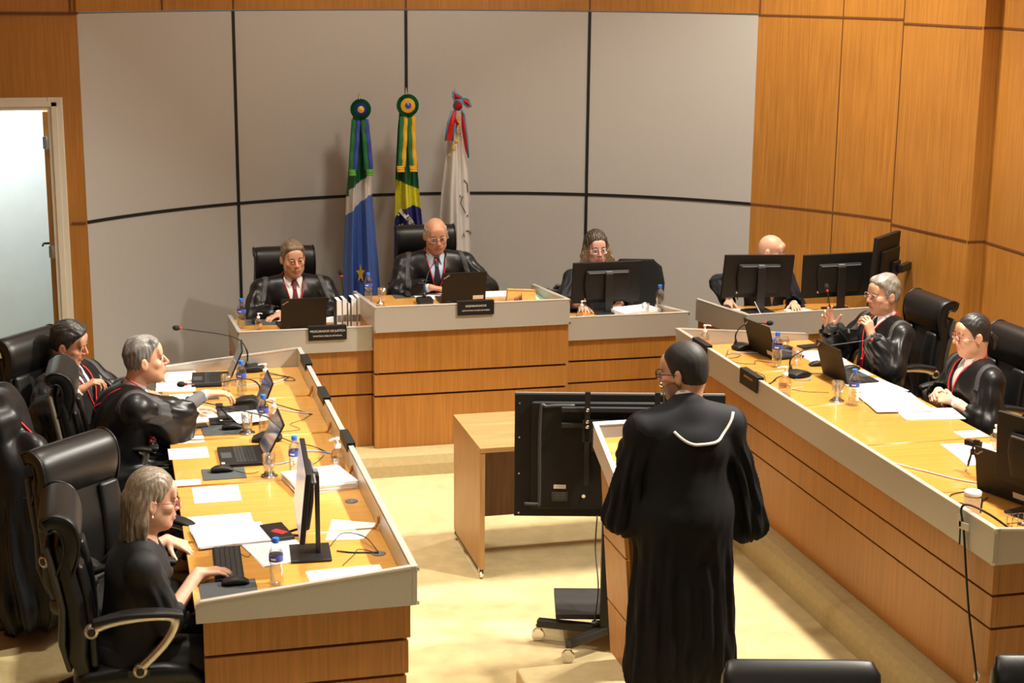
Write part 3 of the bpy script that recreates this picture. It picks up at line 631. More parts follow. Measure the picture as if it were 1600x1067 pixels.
# ================================================================== TABLE-TOP EQUIPMENT
def rmat(deg, ax): return Matrix.Rotation(R(deg), 4, ax)
def laptop(label, loc, rz, open_=108, sticker=False, lit=False, logo=True):
    o = thing('laptop', label, 'laptop', loc, R(rz))
    b = MB(); b.box((-.167, -.115, .002), (.167, .115, .018)); b.build('base', 'black_plastic', o, bevel=.003)
    kb = MB()
    for r_ in range(6):
        for c in range(14):
            x = -.145 + c*.0208; y = .075 - r_*.0185
            kb.box((x, y-.0155, .018), (x+.018, y, .0200))
    kb.build('keyboard', 'keys', o)
    b = MB(); b.box((-.05, -.105, .018), (.05, -.05, .0186)); b.build('trackpad', 'dark_grey', o)
    b = MB(); b.box((.125, -.112, .018), (.155, -.095, .0187)); b.build('wrist_sticker', 'sticker', o)
    T = Matrix.Translation((0, .113, .016)) @ rmat(90-open_, 'X')     # lid plane rises in local z, opens away
    l = MB(); l.box((-.167, -.004, 0), (.167, .004, .228), T=T); lid = l.build('lid', 'black_plastic', o, bevel=.002)
    d = MB(); d.box((-.157, -.0052, .012), (.157, -.004, .218), T=T); d.build('display', 'screen_lit' if lit else 'screen', lid)
    if logo:
        q = text('ThinkPad', .014, 'sticker', lid, (0, 0, 0), (0, 0, 0)); q.matrix_local = T @ Matrix.Translation((.137, .0046, .197)) @ rmat(180, 'Z') @ rmat(90, 'X') @ rmat(35, 'Z')
    if sticker:
        d = MB(); d.box((-.150, .004, .012), (-.07, .0048, .042), T=T); d.build('lid_sticker', 'sticker', lid)
    for x in (-.11, .11): h = MB(); h.lathe([(.006, -.016), (.006, .016)], (x, .114, .016), 8, T=Matrix.Rotation(R(90), 3, 'Y')); h.build('hinge', 'black', o)
    return o
def monitor(label, loc, rz, zc=.235, W_=.555, H_=.32, tilt=-4, roll=0, sticker=True, yoff=0.):
    o = thing('monitor', label, 'monitor', loc, R(rz))
    T = Matrix.Translation((0, yoff, zc)) @ rmat(tilt, 'X') @ rmat(roll, 'Y')
    b = MB(); b.box((-W_/2, -.012, -H_/2), (W_/2, .012, H_/2), T=T); pn = b.build('panel', 'black_plastic', o, bevel=.004)
    b = MB(); b.box((-W_/2+.008, -.0135, -H_/2+.014), (W_/2-.008, -.012, H_/2-.008), T=T); b.build('display', 'screen_lit', pn)
    b = MB(); b.sweep([(0, .024, -.12), (0, .026, 0), (0, .024, .085)], [.34, .38, .36], [.03, .035, .03], e=5, n=24); bb = b.build('rear_cover', 'black_plastic', pn, smooth=True); bb.matrix_local = T
    b = MB(); b.box((-.16, .036, .080), (-.03, .046, .088), T=T); b.box((.03, .036, .080), (.16, .046, .088), T=T); b.build('cover_lip', 'mid_grey', pn)
    b = MB(); b.box((-.026, .038, .065), (.026, .062, .098), T=T); b.build('stand_clip', 'mid_grey', o, bevel=.003)
    if sticker:
        b = MB(); b.box((.13, .0125, -.135), (.175, .0135, -.118), T=T); b.build('label', 'sticker', pn)
        for k in range(3): q = text('■ ■■' if k < 2 else '▪▪ ▪▪▪', .012, 'mid_grey', pn, (0, 0, 0), (0, 0, 0)); q.matrix_local = T @ Matrix.Translation((-.12, .0128, -.095-.015*k)) @ rmat(180, 'Z') @ rmat(90, 'X')
    b = MB(); b.box((-.032, .055+yoff, .005), (.032, .075+yoff, zc+.075)); b.build('stand_post', 'black', o, bevel=.004)
    b = MB(); b.sweep([(0, -.06+yoff, .008), (0, .12+yoff, .008)], .22, .014, e=6, n=20, endr=False); b.build('stand_base', 'black', o, bevel=.002)
    return o
def bottle(label, loc, s=1., fill=.62, group='small plastic water bottles with blue caps', rot=None, lab=True):
    o = thing('water_bottle', label, 'bottle', loc, 0, group)
    if rot: o.rotation_euler = rot
    pr_ = [(.001, 0), (.026, .001), (.030, .006), (.031, .03), (.0285, .05), (.031, .075), (.0265, .092), (.031, .108), (.031, .142), (.029, .155), (.020, .175), (.013, .186), (.0125, .198)]
    b = MB(); b.lathe([(r*s, z*s) for r, z in pr_], n=24, cap=False); b.build('body', 'clear', o, smooth=True)
    top = .20*fill/.9; wp = [(max(.001, r-.0015), z+.002) for r, z in pr_ if z < top]; wp.append((wp[-1][0], top)); wp.append((.001, top))
    b = MB(); b.lathe([(r*s, z*s) for r, z in wp], n=24, cap=False); b.build('water', 'water', o, smooth=True)
    b = MB(); b.lathe([(.0135*s, .192*s), (.0150*s, .193*s), (.0150*s, .212*s), (.013*s, .215*s), (.001, .215*s)], n=20); b.build('cap', 'blue_cap', o, smooth=False)
    if lab:
        b = MB(); b.lathe([(.0313*s, .112*s), (.0316*s, .113*s), (.0316*s, .139*s), (.0313*s, .14*s)], n=28, cap=False); lb = b.build('label', 'label_blue', o, smooth=True)
        for a in (0, 120, 240):
            b = MB(); 
            for k in range(8):
                q0, q1 = R(a-22+44*k/8), R(a-22+44*(k+1)/8); r = .0319*s
                b.add([(r*math.cos(q0), r*math.sin(q0), .121*s), (r*math.cos(q1), r*math.sin(q1), .121*s), (r*math.cos(q1), r*math.sin(q1), .129*s), (r*math.cos(q0), r*math.sin(q0), .129*s)], [(0, 1, 2, 3)])
            b.build('label_lettering', 'white', lb)
    return o
def glass(label, loc, s=1., fill=.3, coaster=False, group='clear drinking glasses'):
    if coaster:
        c = MB((loc[0], loc[1], loc[2])); c.lathe([(.001, 0), (.044, 0), (.046, .003), (.044, .006), (.001, .006)], loc, 28)
        tag(c.build('coaster', 'chrome', smooth=True), 'round steel coaster under the ' + label, 'coaster', 'steel coasters'); loc = (loc[0], loc[1], loc[2]+.006)
    o = thing('drinking_glass', label, 'glass', loc, 0, group)
    b = MB(); b.lathe([(.001, 0), (.028*s, 0), (.035*s, .115*s), (.033*s, .115*s), (.0265*s, .010), (.001, .010)], n=28, cap=False); b.build('tumbler', 'glass', o, smooth=True)
    if fill: b = MB(); b.lathe([(.001, .011), (.026*s, .011), ((.026+.006*fill)*s, .115*s*fill+.01), (.001, .115*s*fill+.01)], n=24); b.build('water', 'water', o, smooth=False)
    return o
def gel(label, loc, s=1., rz=0, group='clear pump bottles of hand gel'):
    o = thing('gel_dispenser', label, 'pump bottle', loc, R(rz), group)
    b = MB(); b.lathe([(.001, 0), (.032*s, .001), (.036*s, .01), (.036*s, .075*s), (.030*s, .098*s), (.014*s, .115*s), (.012*s, .122*s)], n=24, cap=False); b.build('body', 'clear', o, smooth=True)
    b = MB(); b.lathe([(.001, .003), (.033*s, .004), (.034*s, .06*s), (.001, .06*s)], n=24); b.build('gel', 'gel', o, smooth=False)
    b = MB()
    for k in range(12):
        for a in (-70,):
            q0, q1 = R(a-40+80*k/12), R(a-40+80*(k+1)/12); r = .0365*s
            b.add([(r*math.cos(q0), r*math.sin(q0), .035*s), (r*math.cos(q1), r*math.sin(q1), .035*s), (r*math.cos(q1), r*math.sin(q1), .065*s), (r*math.cos(q0), r*math.sin(q0), .065*s)], [(0, 1, 2, 3)])
    b.build('label', 'orange_label', o, smooth=True)
    b = MB(); b.lathe([(.015*s, .115*s), (.016*s, .117*s), (.016*s, .134*s), (.006*s, .137*s), (.0055*s, .155*s), (.011*s, .156*s), (.010*s, .168*s), (.001, .169*s)], n=16); b.sweep([(0, 0, .163*s), (.02*s, 0, .164*s), (.042*s, 0, .158*s)], .012*s, .008*s, side=(0, 1, 0), n=10); b.build('pump', 'white', o, smooth=True)
    return o
def mouse(label, loc, rz, pad=None, padlabel=None, padsize=(.22, .18)):
    if pad is not None:
        p = MB((pad[0], pad[1], loc[2])); T = Matrix.Translation((pad[0], pad[1], loc[2]+.0025)) @ rmat(rz, 'Z'); b = MB(); b.sweep([(0, -padsize[1]/2, 0), (0, padsize[1]/2, 0)], padsize[0], .004, e=5, n=36, endr=False)
        p.add([T @ v for v in b.v], b.f); tag(p.build('mouse_pad', 'pad_grey'), padlabel, 'mouse pad', 'grey mouse pads'); loc = (loc[0], loc[1], loc[2]+.005)
    o = thing('computer_mouse', label, 'mouse', loc, R(rz), 'black computer mice')
    b = MB(); b.sweep([(0, -.05, .012), (0, -.03, .016), (0, .0, .018), (0, .03, .015), (0, .05, .009)], [.045, .060, .058, .056, .042], [.022, .032, .035, .029, .014], e=2.4, n=20); b.build('shell', 'black_plastic', o, smooth=True)
    b = MB(); b.lathe([(.008, -.003), (.008, .003)], (0, .028, .026), 12, T=Matrix.Rotation(R(90), 3, 'Y')); b.build('scroll_wheel', 'dark_grey', o)
    return o
def microphone(label, loc, rz, neck, base=True):
    # neck: list of world points from base to head
    o = thing('microphone', label, 'microphone', loc, R(rz), 'gooseneck conference microphones')
    b = MB(); b.sweep([(0, -.07, .016), (0, -.03, .024), (0, .03, .020), (0, .075, .010)], [.085, .12, .125, .10], [.028, .046, .038, .018], e=4, n=24); bs = b.build('base', 'black_plastic', o, smooth=True)
    b = MB(); b.lathe([(.006, 0), (.006, .003)], (.03, -.02, .042), 10); b.build('talk_button', 'red', bs)
    Ri = Matrix.Rotation(-R(rz), 3, 'Z'); P = [Ri @ (Vector(p) - Vector(loc)) for p in neck]; P = bez(P, 30)
    k = len(P); b = MB(); b.lathe([(.016, 0), (.012, .015), (.006, .04)], P[0], 14); b.tube(P, [.0055 if i < k*.35 else .0035 for i in range(k)], 8); b.build('gooseneck', 'black', o, smooth=True)
    d = (P[-1]-P[-3]).normalized(); q = d.to_track_quat('Z', 'Y').to_matrix()
    b = MB(); b.lathe([(.008, -.012), (.010, -.008), (.010, .0), (.008, .003)], P[-1], 14, T=q); b.build('light_ring', 'red', o, smooth=True)
    b = MB(); b.lathe([(.006, .002), (.015, .010), (.018, .024), (.016, .040), (.009, .050), (.001, .052)], P[-1], 16, T=q); b.build('windshield', 'fabric_black', o, smooth=True)
    return o
def sheet(label, quad, z, name='paper_sheet', thick=.0012, cat='paper', group='loose white papers', m_='paper', layers=1, jit=0.0):
    cx = sum(p[0] for p in quad)/len(quad); cy_ = sum(p[1] for p in quad)/len(quad); o = MB((cx, cy_, z)); zz = z
    for k in range(layers):
        a = R(random.uniform(-1, 1)*jit*90); dx, dy = random.uniform(-1, 1)*jit*.1, random.uniform(-1, 1)*jit*.1
        q = [(cx + (p[0]-cx)*math.cos(a) - (p[1]-cy_)*math.sin(a)+dx, cy_ + (p[0]-cx)*math.sin(a) + (p[1]-cy_)*math.cos(a)+dy, zz) for p in quad]
        o.prism(q, (0, 0, 0), (0, 0, thick)); zz += thick
    return tag(o.build(name, m_), label, cat, group)
def rquad(x, y, w_, h_, rz):
    c, s = math.cos(R(rz)), math.sin(R(rz))
    return [(x+a*c-b*s, y+a*s+b*c) for a, b in ((-w_/2, -h_/2), (w_/2, -h_/2), (w_/2, h_/2), (-w_/2, h_/2))]
def cable(label, pts, r=.0022, m_='black', group='thin cables across the bench tops'):
    o = MB(pts[0]); o.tube(bez(pts, max(16, 8*len(pts))), r, 6); return tag(o.build('cable', m_, smooth=True), label, 'cable', group)
T_ = .76; C_ = .91
# ================================================================== EQUIPMENT ON THE LEFT BENCH
laptop('open black laptop at the far end of the left bench', (.58, 10.10, T_), -94, 114, logo=False)
laptop('open black laptop beside the gesturing judge, its screen toward him', (.68, 9.24, T_), -90, 112, logo=False)
laptop('open black laptop with patterned screen in the middle of the left bench', (.63, 8.40, T_), -90, 118, logo=False)
bottle('water bottle at the far end of the left bench beside the farthest laptop', (.745, 9.70, T_), 1.02)
bottle('water bottle on the left bench in front of the second laptop', (.80, 8.88, T_), 1.0)
bottle('water bottle on the left bench right of the laptop with the patterned screen', (.875, 8.01, T_), 1.02, .5)
bottle('water bottle beside the near monitor at the near end of the left bench', (.625, 6.53, T_), .98, .7)
glass('empty glass beside the farthest laptop', (.66, 9.80, T_), .95, 0, coaster=False)
glass('glass in front of the gesturing judge by the phone stand', (.705, 8.86, T_), .95, .25, coaster=True)
glass('glass beside the open keyboard of the middle laptop', (.745, 8.04, T_), .98, .15, coaster=True)
gel('pump bottle of clear gel behind the second laptop on the left bench', (.90, 9.80, T_), 1.0, 160)
gel('pump bottle of gel behind the second water bottle of the left bench', (.865, 8.95, T_), 1.0, 160)
gel('pump bottle with orange label close to the parapet of the left bench', (1.105, 8.06, T_), 1.08, 200)
microphone('gooseneck microphone at the far end of the left bench, head reaching far left', (.86, 10.30, T_), 90, [(.83, 10.30, .79), (.83, 10.31, .90), (.74, 10.27, 1.0), (.40, 10.05, 1.12)])
microphone('gooseneck microphone pointing at the hand of the gesturing judge', (.76, 9.50, T_), 80, [(.83, 9.46, .79), (.83, 9.47, .88), (.75, 9.50, .915), (.60, 9.50, .90), (.40, 9.50, .90)])
microphone('gooseneck microphone behind the middle laptop, head at the sleeve of the gesturing judge', (.80, 8.70, T_), 80, [(.84, 8.68, .79), (.84, 8.70, .85), (.80, 8.74, .885), (.62, 8.84, .915), (.42, 8.93, .95)])
mouse('black mouse on a grey pad in front of the gesturing judge', (.63, 8.95, T_), -90, (.57, 8.95), 'grey mouse pad beside the phone stand on the left bench', (.20, .22))
mouse('black mouse on a grey pad by the middle laptop', (.515, 8.16, T_), -90, (.52, 8.13), 'grey mouse pad beside the middle laptop on the left bench', (.19, .22))
mouse('black mouse under the edge of the typing woman\'s hand', (.455, 6.56, T_), -90, (.42, 6.49), 'grey mouse pad overhanging the near end of the left bench', (.24, .24))
# phone / tablet stand
o = thing('phone_stand', 'small black phone stand on the left bench before the gesturing judge', 'phone stand', (.60, 9.12, T_), R(-90))
b = MB(); b.box((-.07, -.09, 0), (.07, .05, .012)); b.build('base', 'black_plastic', o, bevel=.002)
b = MB(); b.sweep([(0, .03, .01), (0, .0, .06), (0, -.03, .10)], .05, .008, e=6, n=12, endr=False); b.build('arm', 'black_plastic', o)
b = MB(); b.box((-.04, -.05, .098), (.04, -.01, .104)); b.build('cradle', 'black_plastic', o)
sheet('black smartphone lying on the left bench beside the phone stand', rquad(.42, 9.05, .15, .075, 5), T_, 'smartphone', .009, 'phone', None, 'black')
o = MB((.55, 8.99, T_)); o.tube(bez([(.36, 8.93, .762), (.40, 8.97, .80), (.43, 8.95, .77), (.37, 8.88, .765), (.55, 8.87, .764), (.60, 8.90, .764)], 30), .0018, 6); tag(o.build('earphone_cord', 'dark_grey', smooth=True), 'thin dark earphone cord looped on the left bench in front of the mouse pad', 'cord')
# near end: monitor, keyboard, wallet
monitor('flat monitor at the near end of the left bench in front of the typing woman', (.80, 6.86, T_), -94, zc=.305, tilt=-6, yoff=-.02)
o = thing('keyboard', 'black computer keyboard under the hand of the typing woman', 'keyboard', (.44, 6.80, T_), R(-92))
b = MB(); b.box((-.20, -.062, 0), (.20, .062, .016)); b.build('case', 'black_plastic', o, bevel=.004)
kb = MB()
for r_ in range(5):
    for c in range(19): x = -.19 + c*.0201; y = .052 - r_*.0215; kb.box((x, y-.018, .016), (x+.0175, y, .021))
kb.build('keys', 'keys', o)
o = thing('wallet', 'black wallet with a red emblem beside the near monitor', 'wallet', (.70, 7.13, T_), R(-80))
b = MB(); b.box((-.13, -.06, 0), (.09, .05, .022)); b.build('body', 'leather', o, bevel=.006)
b = MB(); b.sweep([(-.03, -.02, .0225), (.03, .02, .0225)], .04, .001, e=2, n=14, endr=False, side=(.55, -.83, 0)); b.build('emblem', 'red', o)
b = MB(); b.tube(bez([(.0, .05, .015), (.03, .09, .03), (.07, .10, .015), (.06, .05, .015)], 20), .006, 6); b.build('strap', 'leather', o, smooth=True)
# papers
sheet('white papers at the far left corner of the left bench', rquad(.40, 10.22, .21, .22, 3), T_, layers=6, jit=.01, thick=.002)
sheet('white papers right in front of the reclining judge on the left bench', rquad(.36, 9.98, .24, .22, -3), T_, layers=4, jit=.01)
sheet('small printed slip beside the far laptop on the left bench', rquad(.40, 9.74, .18, .12, 0), T_)
sheet('dark card folder behind the hand of the gesturing judge', rquad(.53, 9.73, .13, .20, 5), T_, 'card_folder', .006, 'folder', None, 'dark_grey')
sheet('open white document under the outstretched arm of the gesturing judge', rquad(.44, 9.25, .25, .24, 6), T_, layers=4, jit=.01)
sheet('white document right of the outstretched arm of the gesturing judge', rquad(.74, 9.12, .20, .24, 12), T_+.0225, layers=3, jit=.02)
sheet('white form on the left bench in front of the mouse of the gesturing judge', rquad(.38, 8.80, .16, .13, 0), T_)
sheet('white sheet left of the middle laptop on the left bench', rquad(.36, 8.54, .21, .20, 0), T_)
sheet('small white slip at the bench edge below the middle mouse pad', rquad(.33, 8.02, .13, .10, 0), T_)
sheet('blank white sheet lying alone on the left bench between mouse pad and paper pile', rquad(.46, 7.81, .23, .25, 0), T_)
sheet('white sheets at the top of the pile by the typing woman', rquad(.45, 7.38, .30, .20, 2), T_, layers=3, jit=.01)
sheet('thick pile of white papers under the left hand of the typing woman', rquad(.48, 7.16, .33, .26, 6), T_+.004, layers=8, jit=.02, thick=.0015)
sheet('white papers lying between keyboard and near monitor', rquad(.67, 6.93, .24, .33, 14), T_, layers=5, jit=.02)
sheet('thick stack of curling white papers behind the near monitor', rquad(.98, 7.86, .31, .30, 10), T_, 'paper_stack', .0035, 'paper', None, layers=12, jit=.03)
sheet('white sheet lying askew at the parapet side behind the near monitor', [(.90, 7.02), (1.07, 7.00), (1.17, 7.20), (.97, 7.30)], T_, layers=2, jit=.01)
sheet('white sheet at the near end panel of the left bench', rquad(.93, 6.58, .33, .16, 2), T_)
# cables on the left bench
cable('black microphone cable at the far end of the left bench', [(.86, 10.28, .775), (.93, 10.26, .764), (1.02, 10.14, .764), (1.07, 10.06, .764)])
cable('tangled thin cable ends at the far cable outlet of the left bench', [(.90, 10.18, .764), (1.0, 10.12, .77), (1.09, 10.05, .766), (1.10, 9.98, .764), (1.04, 10.0, .764), (1.08, 10.08, .766)])
cable('lilac network cable at the far laptop', [(.72, 9.95, .764), (.84, 9.94, .764), (.98, 9.96, .766), (1.06, 10.06, .764)], .003, 'white_cable')
cable('thin cable running from the far laptop toward the outlet', [(.73, 10.03, .764), (.85, 10.09, .764), (.96, 10.05, .764), (1.08, 10.07, .764)], .0015)
cable('black cable from the second microphone to its outlet', [(.84, 9.52, .775), (.93, 9.38, .775), (1.02, 9.28, .766), (1.11, 9.16, .764)], .003)
cable('lilac network cable on the left bench behind the second laptop', [(.88, 9.22, .764), (.93, 9.31, .766), (1.0, 9.25, .766), (1.10, 9.18, .764)], .0035, 'white_cable')
cable('thin dark cable winding below the second outlet', [(.86, 8.83, .764), (1.0, 8.86, .764), (.96, 8.98, .764), (1.04, 9.06, .764), (1.10, 9.16, .764)], .0015)
cable('black cable from the third microphone toward the parapet', [(.86, 8.72, .775), (.93, 8.58, .775), (1.03, 8.50, .768), (1.10, 8.37, .764)], .0026)
cable('light blue network cable arching beside the orange labelled gel bottle', [(.90, 8.33, .764), (.98, 8.42, .766), (1.06, 8.40, .766), (1.11, 8.36, .764)], .0035, 'blue_cable')
cable('thin dark cable curving near the orange labelled gel bottle', [(.90, 8.13, .764), (1.0, 8.20, .764), (1.07, 8.34, .764)], .0015)
cable('light blue cable plugged into the middle laptop', [(.73, 8.26, .772), (.80, 8.22, .768), (.90, 8.28, .764)], .003, 'blue_cable')
cable('cord of the mouse beside the middle laptop', [(.57, 8.16, .77), (.64, 8.10, .764), (.70, 8.12, .764)], .0015)
cable('thick black monitor cable ending at the near grommet', [(.93, 6.86, .766), (1.0, 6.83, .764), (1.11, 6.80, .766)], .0035)
cable('black monitor cable arching high behind the near monitor', [(.91, 6.93, .766), (.98, 7.02, .79), (1.07, 6.95, .79), (1.11, 6.81, .766)], .0025)
cable('thin cable wriggling behind the near monitor base', [(.93, 6.68, .764), (1.0, 6.80, .766), (1.03, 6.86, .766), (1.10, 6.80, .766)], .0018)
cable('thin cable from the keyboard of the typing woman', [(.47, 6.99, .768), (.53, 6.88, .764), (.56, 6.95, .764), (.60, 7.0, .764)], .0015)

# ================================================================== PROSECUTOR BENCH
laptop('open black laptop seen from behind on the prosecutor\'s bench', (1.335, 11.61, T_), 183, 105)
bottle('water bottle at the left corner of the prosecutor\'s bench', (.905, 11.60, T_), 1.02, .5)
glass('glass standing behind the water bottle of the prosecutor', (.875, 11.74, T_), .9, 0)
gel('small pump bottle of gel beside the prosecutor\'s laptop', (1.02, 11.53, T_), .72, 20)
mouse('black mouse on the grey pad of the prosecutor', (1.02, 11.74, T_), 175, (1.07, 11.76), 'grey mouse pad on the prosecutor\'s bench', (.24, .19))
microphone('gooseneck microphone behind the white books of the prosecutor', (1.66, 11.74, T_), 180, [(1.66, 11.70, .79), (1.67, 11.72, .92), (1.665, 11.74, 1.02), (1.66, 11.76, 1.09)])
sheet('white papers between the prosecutor\'s laptop and the books', rquad(1.57, 11.74, .14, .20, 4), T_, layers=3, jit=.01)
bx = 1.585
BOOKL = ['leftmost of the white books standing on the prosecutor\'s bench', 'second thick white book from the left on the prosecutor\'s bench', 'thinnest of the white books on the prosecutor\'s bench, in the middle', 'fourth white book from the left, the widest spine on the prosecutor\'s bench', 'rightmost white book on the prosecutor\'s bench, next to the raised central bench']
for k, (w_, h_, y_) in enumerate(((.036, .20, 11.48), (.031, .205, 11.49), (.016, .175, 11.485), (.037, .21, 11.48), (.030, .215, 11.485))):
    o = thing('book', BOOKL[k], 'book', (bx, y_, T_), R(2), 'white books standing on the prosecutor\'s bench'); b = MB(); b.box((.004, .004, .003), (w_-.004, .14, h_-.003)); b.build('page_block', 'paper', o)
    b = MB(); b.box((0, 0, 0), (.0035, .145, h_)); b.box((w_-.0035, 0, 0), (w_, .145, h_)); b.build('cover', 'black_matt' if k != 4 else 'white', o)
    b = MB(); b.box((0, -.002, 0), (w_, .0, h_)); b.build('spine', 'white', o)
    b = MB(); b.box((.003, -.0035, .04), (w_-.003, -.002, .09)); b.build('spine_label', 'mid_grey', o); bx += w_+.008
# ================================================================== CENTRAL BENCH
laptop('open black laptop with a lid sticker on the raised central bench', (2.52, 11.56, C_), 181, 102, sticker=True)
bottle('water bottle at the left corner of the raised central bench', (1.845, 11.65, C_), 1.0, .55)
glass('glass on the raised central bench right of the water bottle', (1.935, 11.58, C_), .95, .2)
o = thing('service_bell', 'small steel desk bell on the raised central bench below the glass', 'bell', (1.90, 11.44, C_))
b = MB(); b.lathe([(.001, 0), (.036, 0), (.038, .006), (.03, .008), (.001, .009)], n=24); b.build('base', 'black', o)
b = MB(); b.lathe([(.033, .010), (.030, .025), (.018, .037), (.004, .042), (.003, .048), (.001, .049)], n=24); b.build('dome', 'chrome', o, smooth=True)
mouse('black mouse on the grey pad of the presiding judge', (2.16, 11.78, C_), 180, (2.18, 11.79), 'grey mouse pad on the raised central bench', (.25, .17))
microphone('gooseneck microphone in front of the presiding judge', (2.24, 11.50, C_), 180, [(2.24, 11.51, .95), (2.245, 11.52, 1.02), (2.29, 11.60, 1.12), (2.37, 11.72, 1.19)])
sheet('white papers before the hand of the presiding judge', rquad(2.33, 11.72, .24, .20, 3), C_, layers=4, jit=.01)
sheet('wide white papers right of the laptop on the raised central bench', rquad(2.88, 11.70, .36, .20, -3), C_, layers=6, jit=.01)
sheet('colourful map folder at the right corner of the raised central bench', rquad(3.08, 11.55, .13, .28, 4), C_, 'map_folder', .004, 'folder', None, 'map')
o = thing('decorated_box', 'small decorated box with ochre picture lid on the raised central bench', 'box', (2.955, 11.40, C_), R(-6))
b = MB(); b.add([(-.115, -.03, 0), (.105, -.03, 0), (.105, .05, 0), (-.115, .05, 0), (-.105, .0, .095), (.105, .0, .085), (.105, .05, .085), (-.105, .05, .095)], [(0,3,2,1),(4,5,6,7),(0,1,5,4),(1,2,6,5),(2,3,7,6),(3,0,4,7)]); b.build('body', 'picture', o, bevel=.003)
b = MB(); b.tube([(-.115, -.031, .002), (.105, -.031, .002)], .003, 6); b.tube([(-.105, -.002, .093), (.105, -.002, .083)], .003, 6); b.build('edging', 'edge_wood', o)
b = MB()
for x, h in ((-.03, .05), (-.045, .035), (-.012, .06), (-.02, .04), (-.06, .03)): b.add([(x, -.031+.28*.01, .015), (x+.012, -.031+.28*.01, .015), (x+.008, -.031+.3*h, .015+h)], [(0, 1, 2)])
b.build('picture_figures', 'tie_red', o)
# ================================================================== SECRETARY BENCH
monitor('flat monitor seen from behind on the secretary\'s bench', (3.68, 11.52, T_), 183, zc=.235, tilt=-5, roll=-.5, yoff=-.08)
bottle('water bottle at the right corner of the secretary\'s bench', (4.06, 11.45, T_), 1.05, .8, lab=False)

glass('low glass at the edge of the papers on the secretary\'s bench', (3.93, 11.40, T_), .85, .1)
gel('small pump bottle of gel left of the monitor of the secretary', (3.43, 11.42, T_), .80, 20)
sheet('tall heap of white papers right of the secretary\'s monitor', rquad(3.88, 11.50, .34, .22, 14), T_, 'paper_stack', .004, 'paper', None, layers=10, jit=.03)
sheet('white papers lying under the monitor of the secretary', rquad(3.60, 11.38, .40, .20, -3), T_, layers=3, jit=.01)
sheet('wooden tray of small items left of the secretary\'s monitor', rquad(3.47, 11.50, .10, .16, -20), T_, 'desk_tray', .02, 'tray', None, 'edge_wood')
sheet('grey tablet case lying at the rim of the secretary\'s bench', rquad(3.70, 11.25, .18, .10, -3), T_, 'tablet_case', .008, 'tablet', None, 'mid_grey')
cable('black cable hanging from the secretary\'s monitor', [(3.52, 11.47, .86), (3.53, 11.43, .80), (3.60, 11.30, .775), (3.66, 11.28, .77)], .003)
# telephone on a small wooden stand behind
o = thing('side_table', 'small wooden side table behind the central bench carrying the grey telephone', 'table', (3.55, 12.75, 0))
b = MB(); b.box((-.26, -.2, .62), (.20, .2, .66)); b.build('table_top', 'table_top', o)
for x in (-.25, .17): b = MB(); b.box((x, -.19, 0), (x+.025, .19, .619)); b.build('side_panel', 'table_wood', o)
o = thing('telephone', 'grey desk telephone on the small table behind the central bench', 'telephone', (3.50, 12.72, .66), R(170))
b = MB(); b.add([(-.15, -.1, 0), (.13, -.1, 0), (.13, .1, 0), (-.15, .1, 0), (-.13, -.09, .035), (.11, -.09, .035), (.11, .09, .085), (-.13, .09, .085)], [(0,3,2,1),(4,5,6,7),(0,1,5,4),(1,2,6,5),(2,3,7,6),(3,0,4,7)]); b.build('body', 'dark_grey', o, bevel=.01)
b = MB(); b.sweep([(-.10, -.08, .06), (-.105, 0, .085), (-.10, .08, .11)], [.055, .04, .055], .03, n=14); b.build('handset', 'dark_grey', o, smooth=True)
b = MB(); b.box((-.02, .10, .05), (.09, .101, .075)); b.box((-.03, .0, .062), (.10, .06, .088)); b.build('display', 'mid_grey', o)
# ================================================================== CORNER BENCH
monitor('flat monitor seen from behind on the corner bench, the left of the two', (4.83, 11.30, T_), 184, zc=.28, W_=.59, H_=.335, tilt=-4, roll=-2.5, yoff=-.08)
monitor('flat monitor seen from behind on the corner bench, the right one under the wall television', (5.47, 11.24, T_), 178, zc=.275, W_=.60, H_=.345, tilt=-4, roll=1.2, yoff=-.08)
mouse('black mouse under the hand of the bald man', (4.63, 11.50, T_), 170)
mouse('black mouse between the two monitors of the corner bench', (5.26, 11.20, T_), 180)
sheet('white papers on the corner bench beside the hand of the bald man', rquad(4.74, 11.36, .26, .22, -18), T_, layers=4, jit=.02)
sheet('white papers under the left monitor of the corner bench', rquad(4.92, 11.12, .36, .22, 8), T_, layers=3, jit=.02)
sheet('lilac folder under the right edge of the left corner monitor', rquad(5.15, 11.30, .2, .16, 12), T_, 'card_folder', .01, 'folder', None, 'white_cable')
o = thing('conference_device', 'flat black conference device under the left corner monitor', 'device', (5.02, 10.98, T_), R(4)); b = MB(); b.sweep([(0, -.05, .012), (0, .05, .02)], .24, .022, e=5, n=20); b.build('body', 'black_plastic', o, smooth=True)
o = MB((5.42, 11.12, T_)); o.box((5.39, 11.09, T_), (5.45, 11.15, T_+.045)); tag(o.build('power_adapter', 'white', bevel=.004), 'small white power adapter on the corner bench', 'adapter')
microphone('gooseneck microphone between the two corner monitors', (5.28, 11.08, T_), 180, [(5.27, 11.06, .79), (5.28, 11.05, .86), (5.27, 11.06, .93), (5.27, 11.08, .97)])
cable('white pen-like antenna cable beside the left corner monitor', [(4.74, 11.0, .765), (4.72, 11.05, .82), (4.69, 11.10, .90)], .003, 'white_cable')
cable('black cable draped under the right corner monitor', [(5.02, 10.96, .77), (5.12, 10.92, .79), (5.25, 11.0, .80), (5.34, 11.10, .77)], .003)
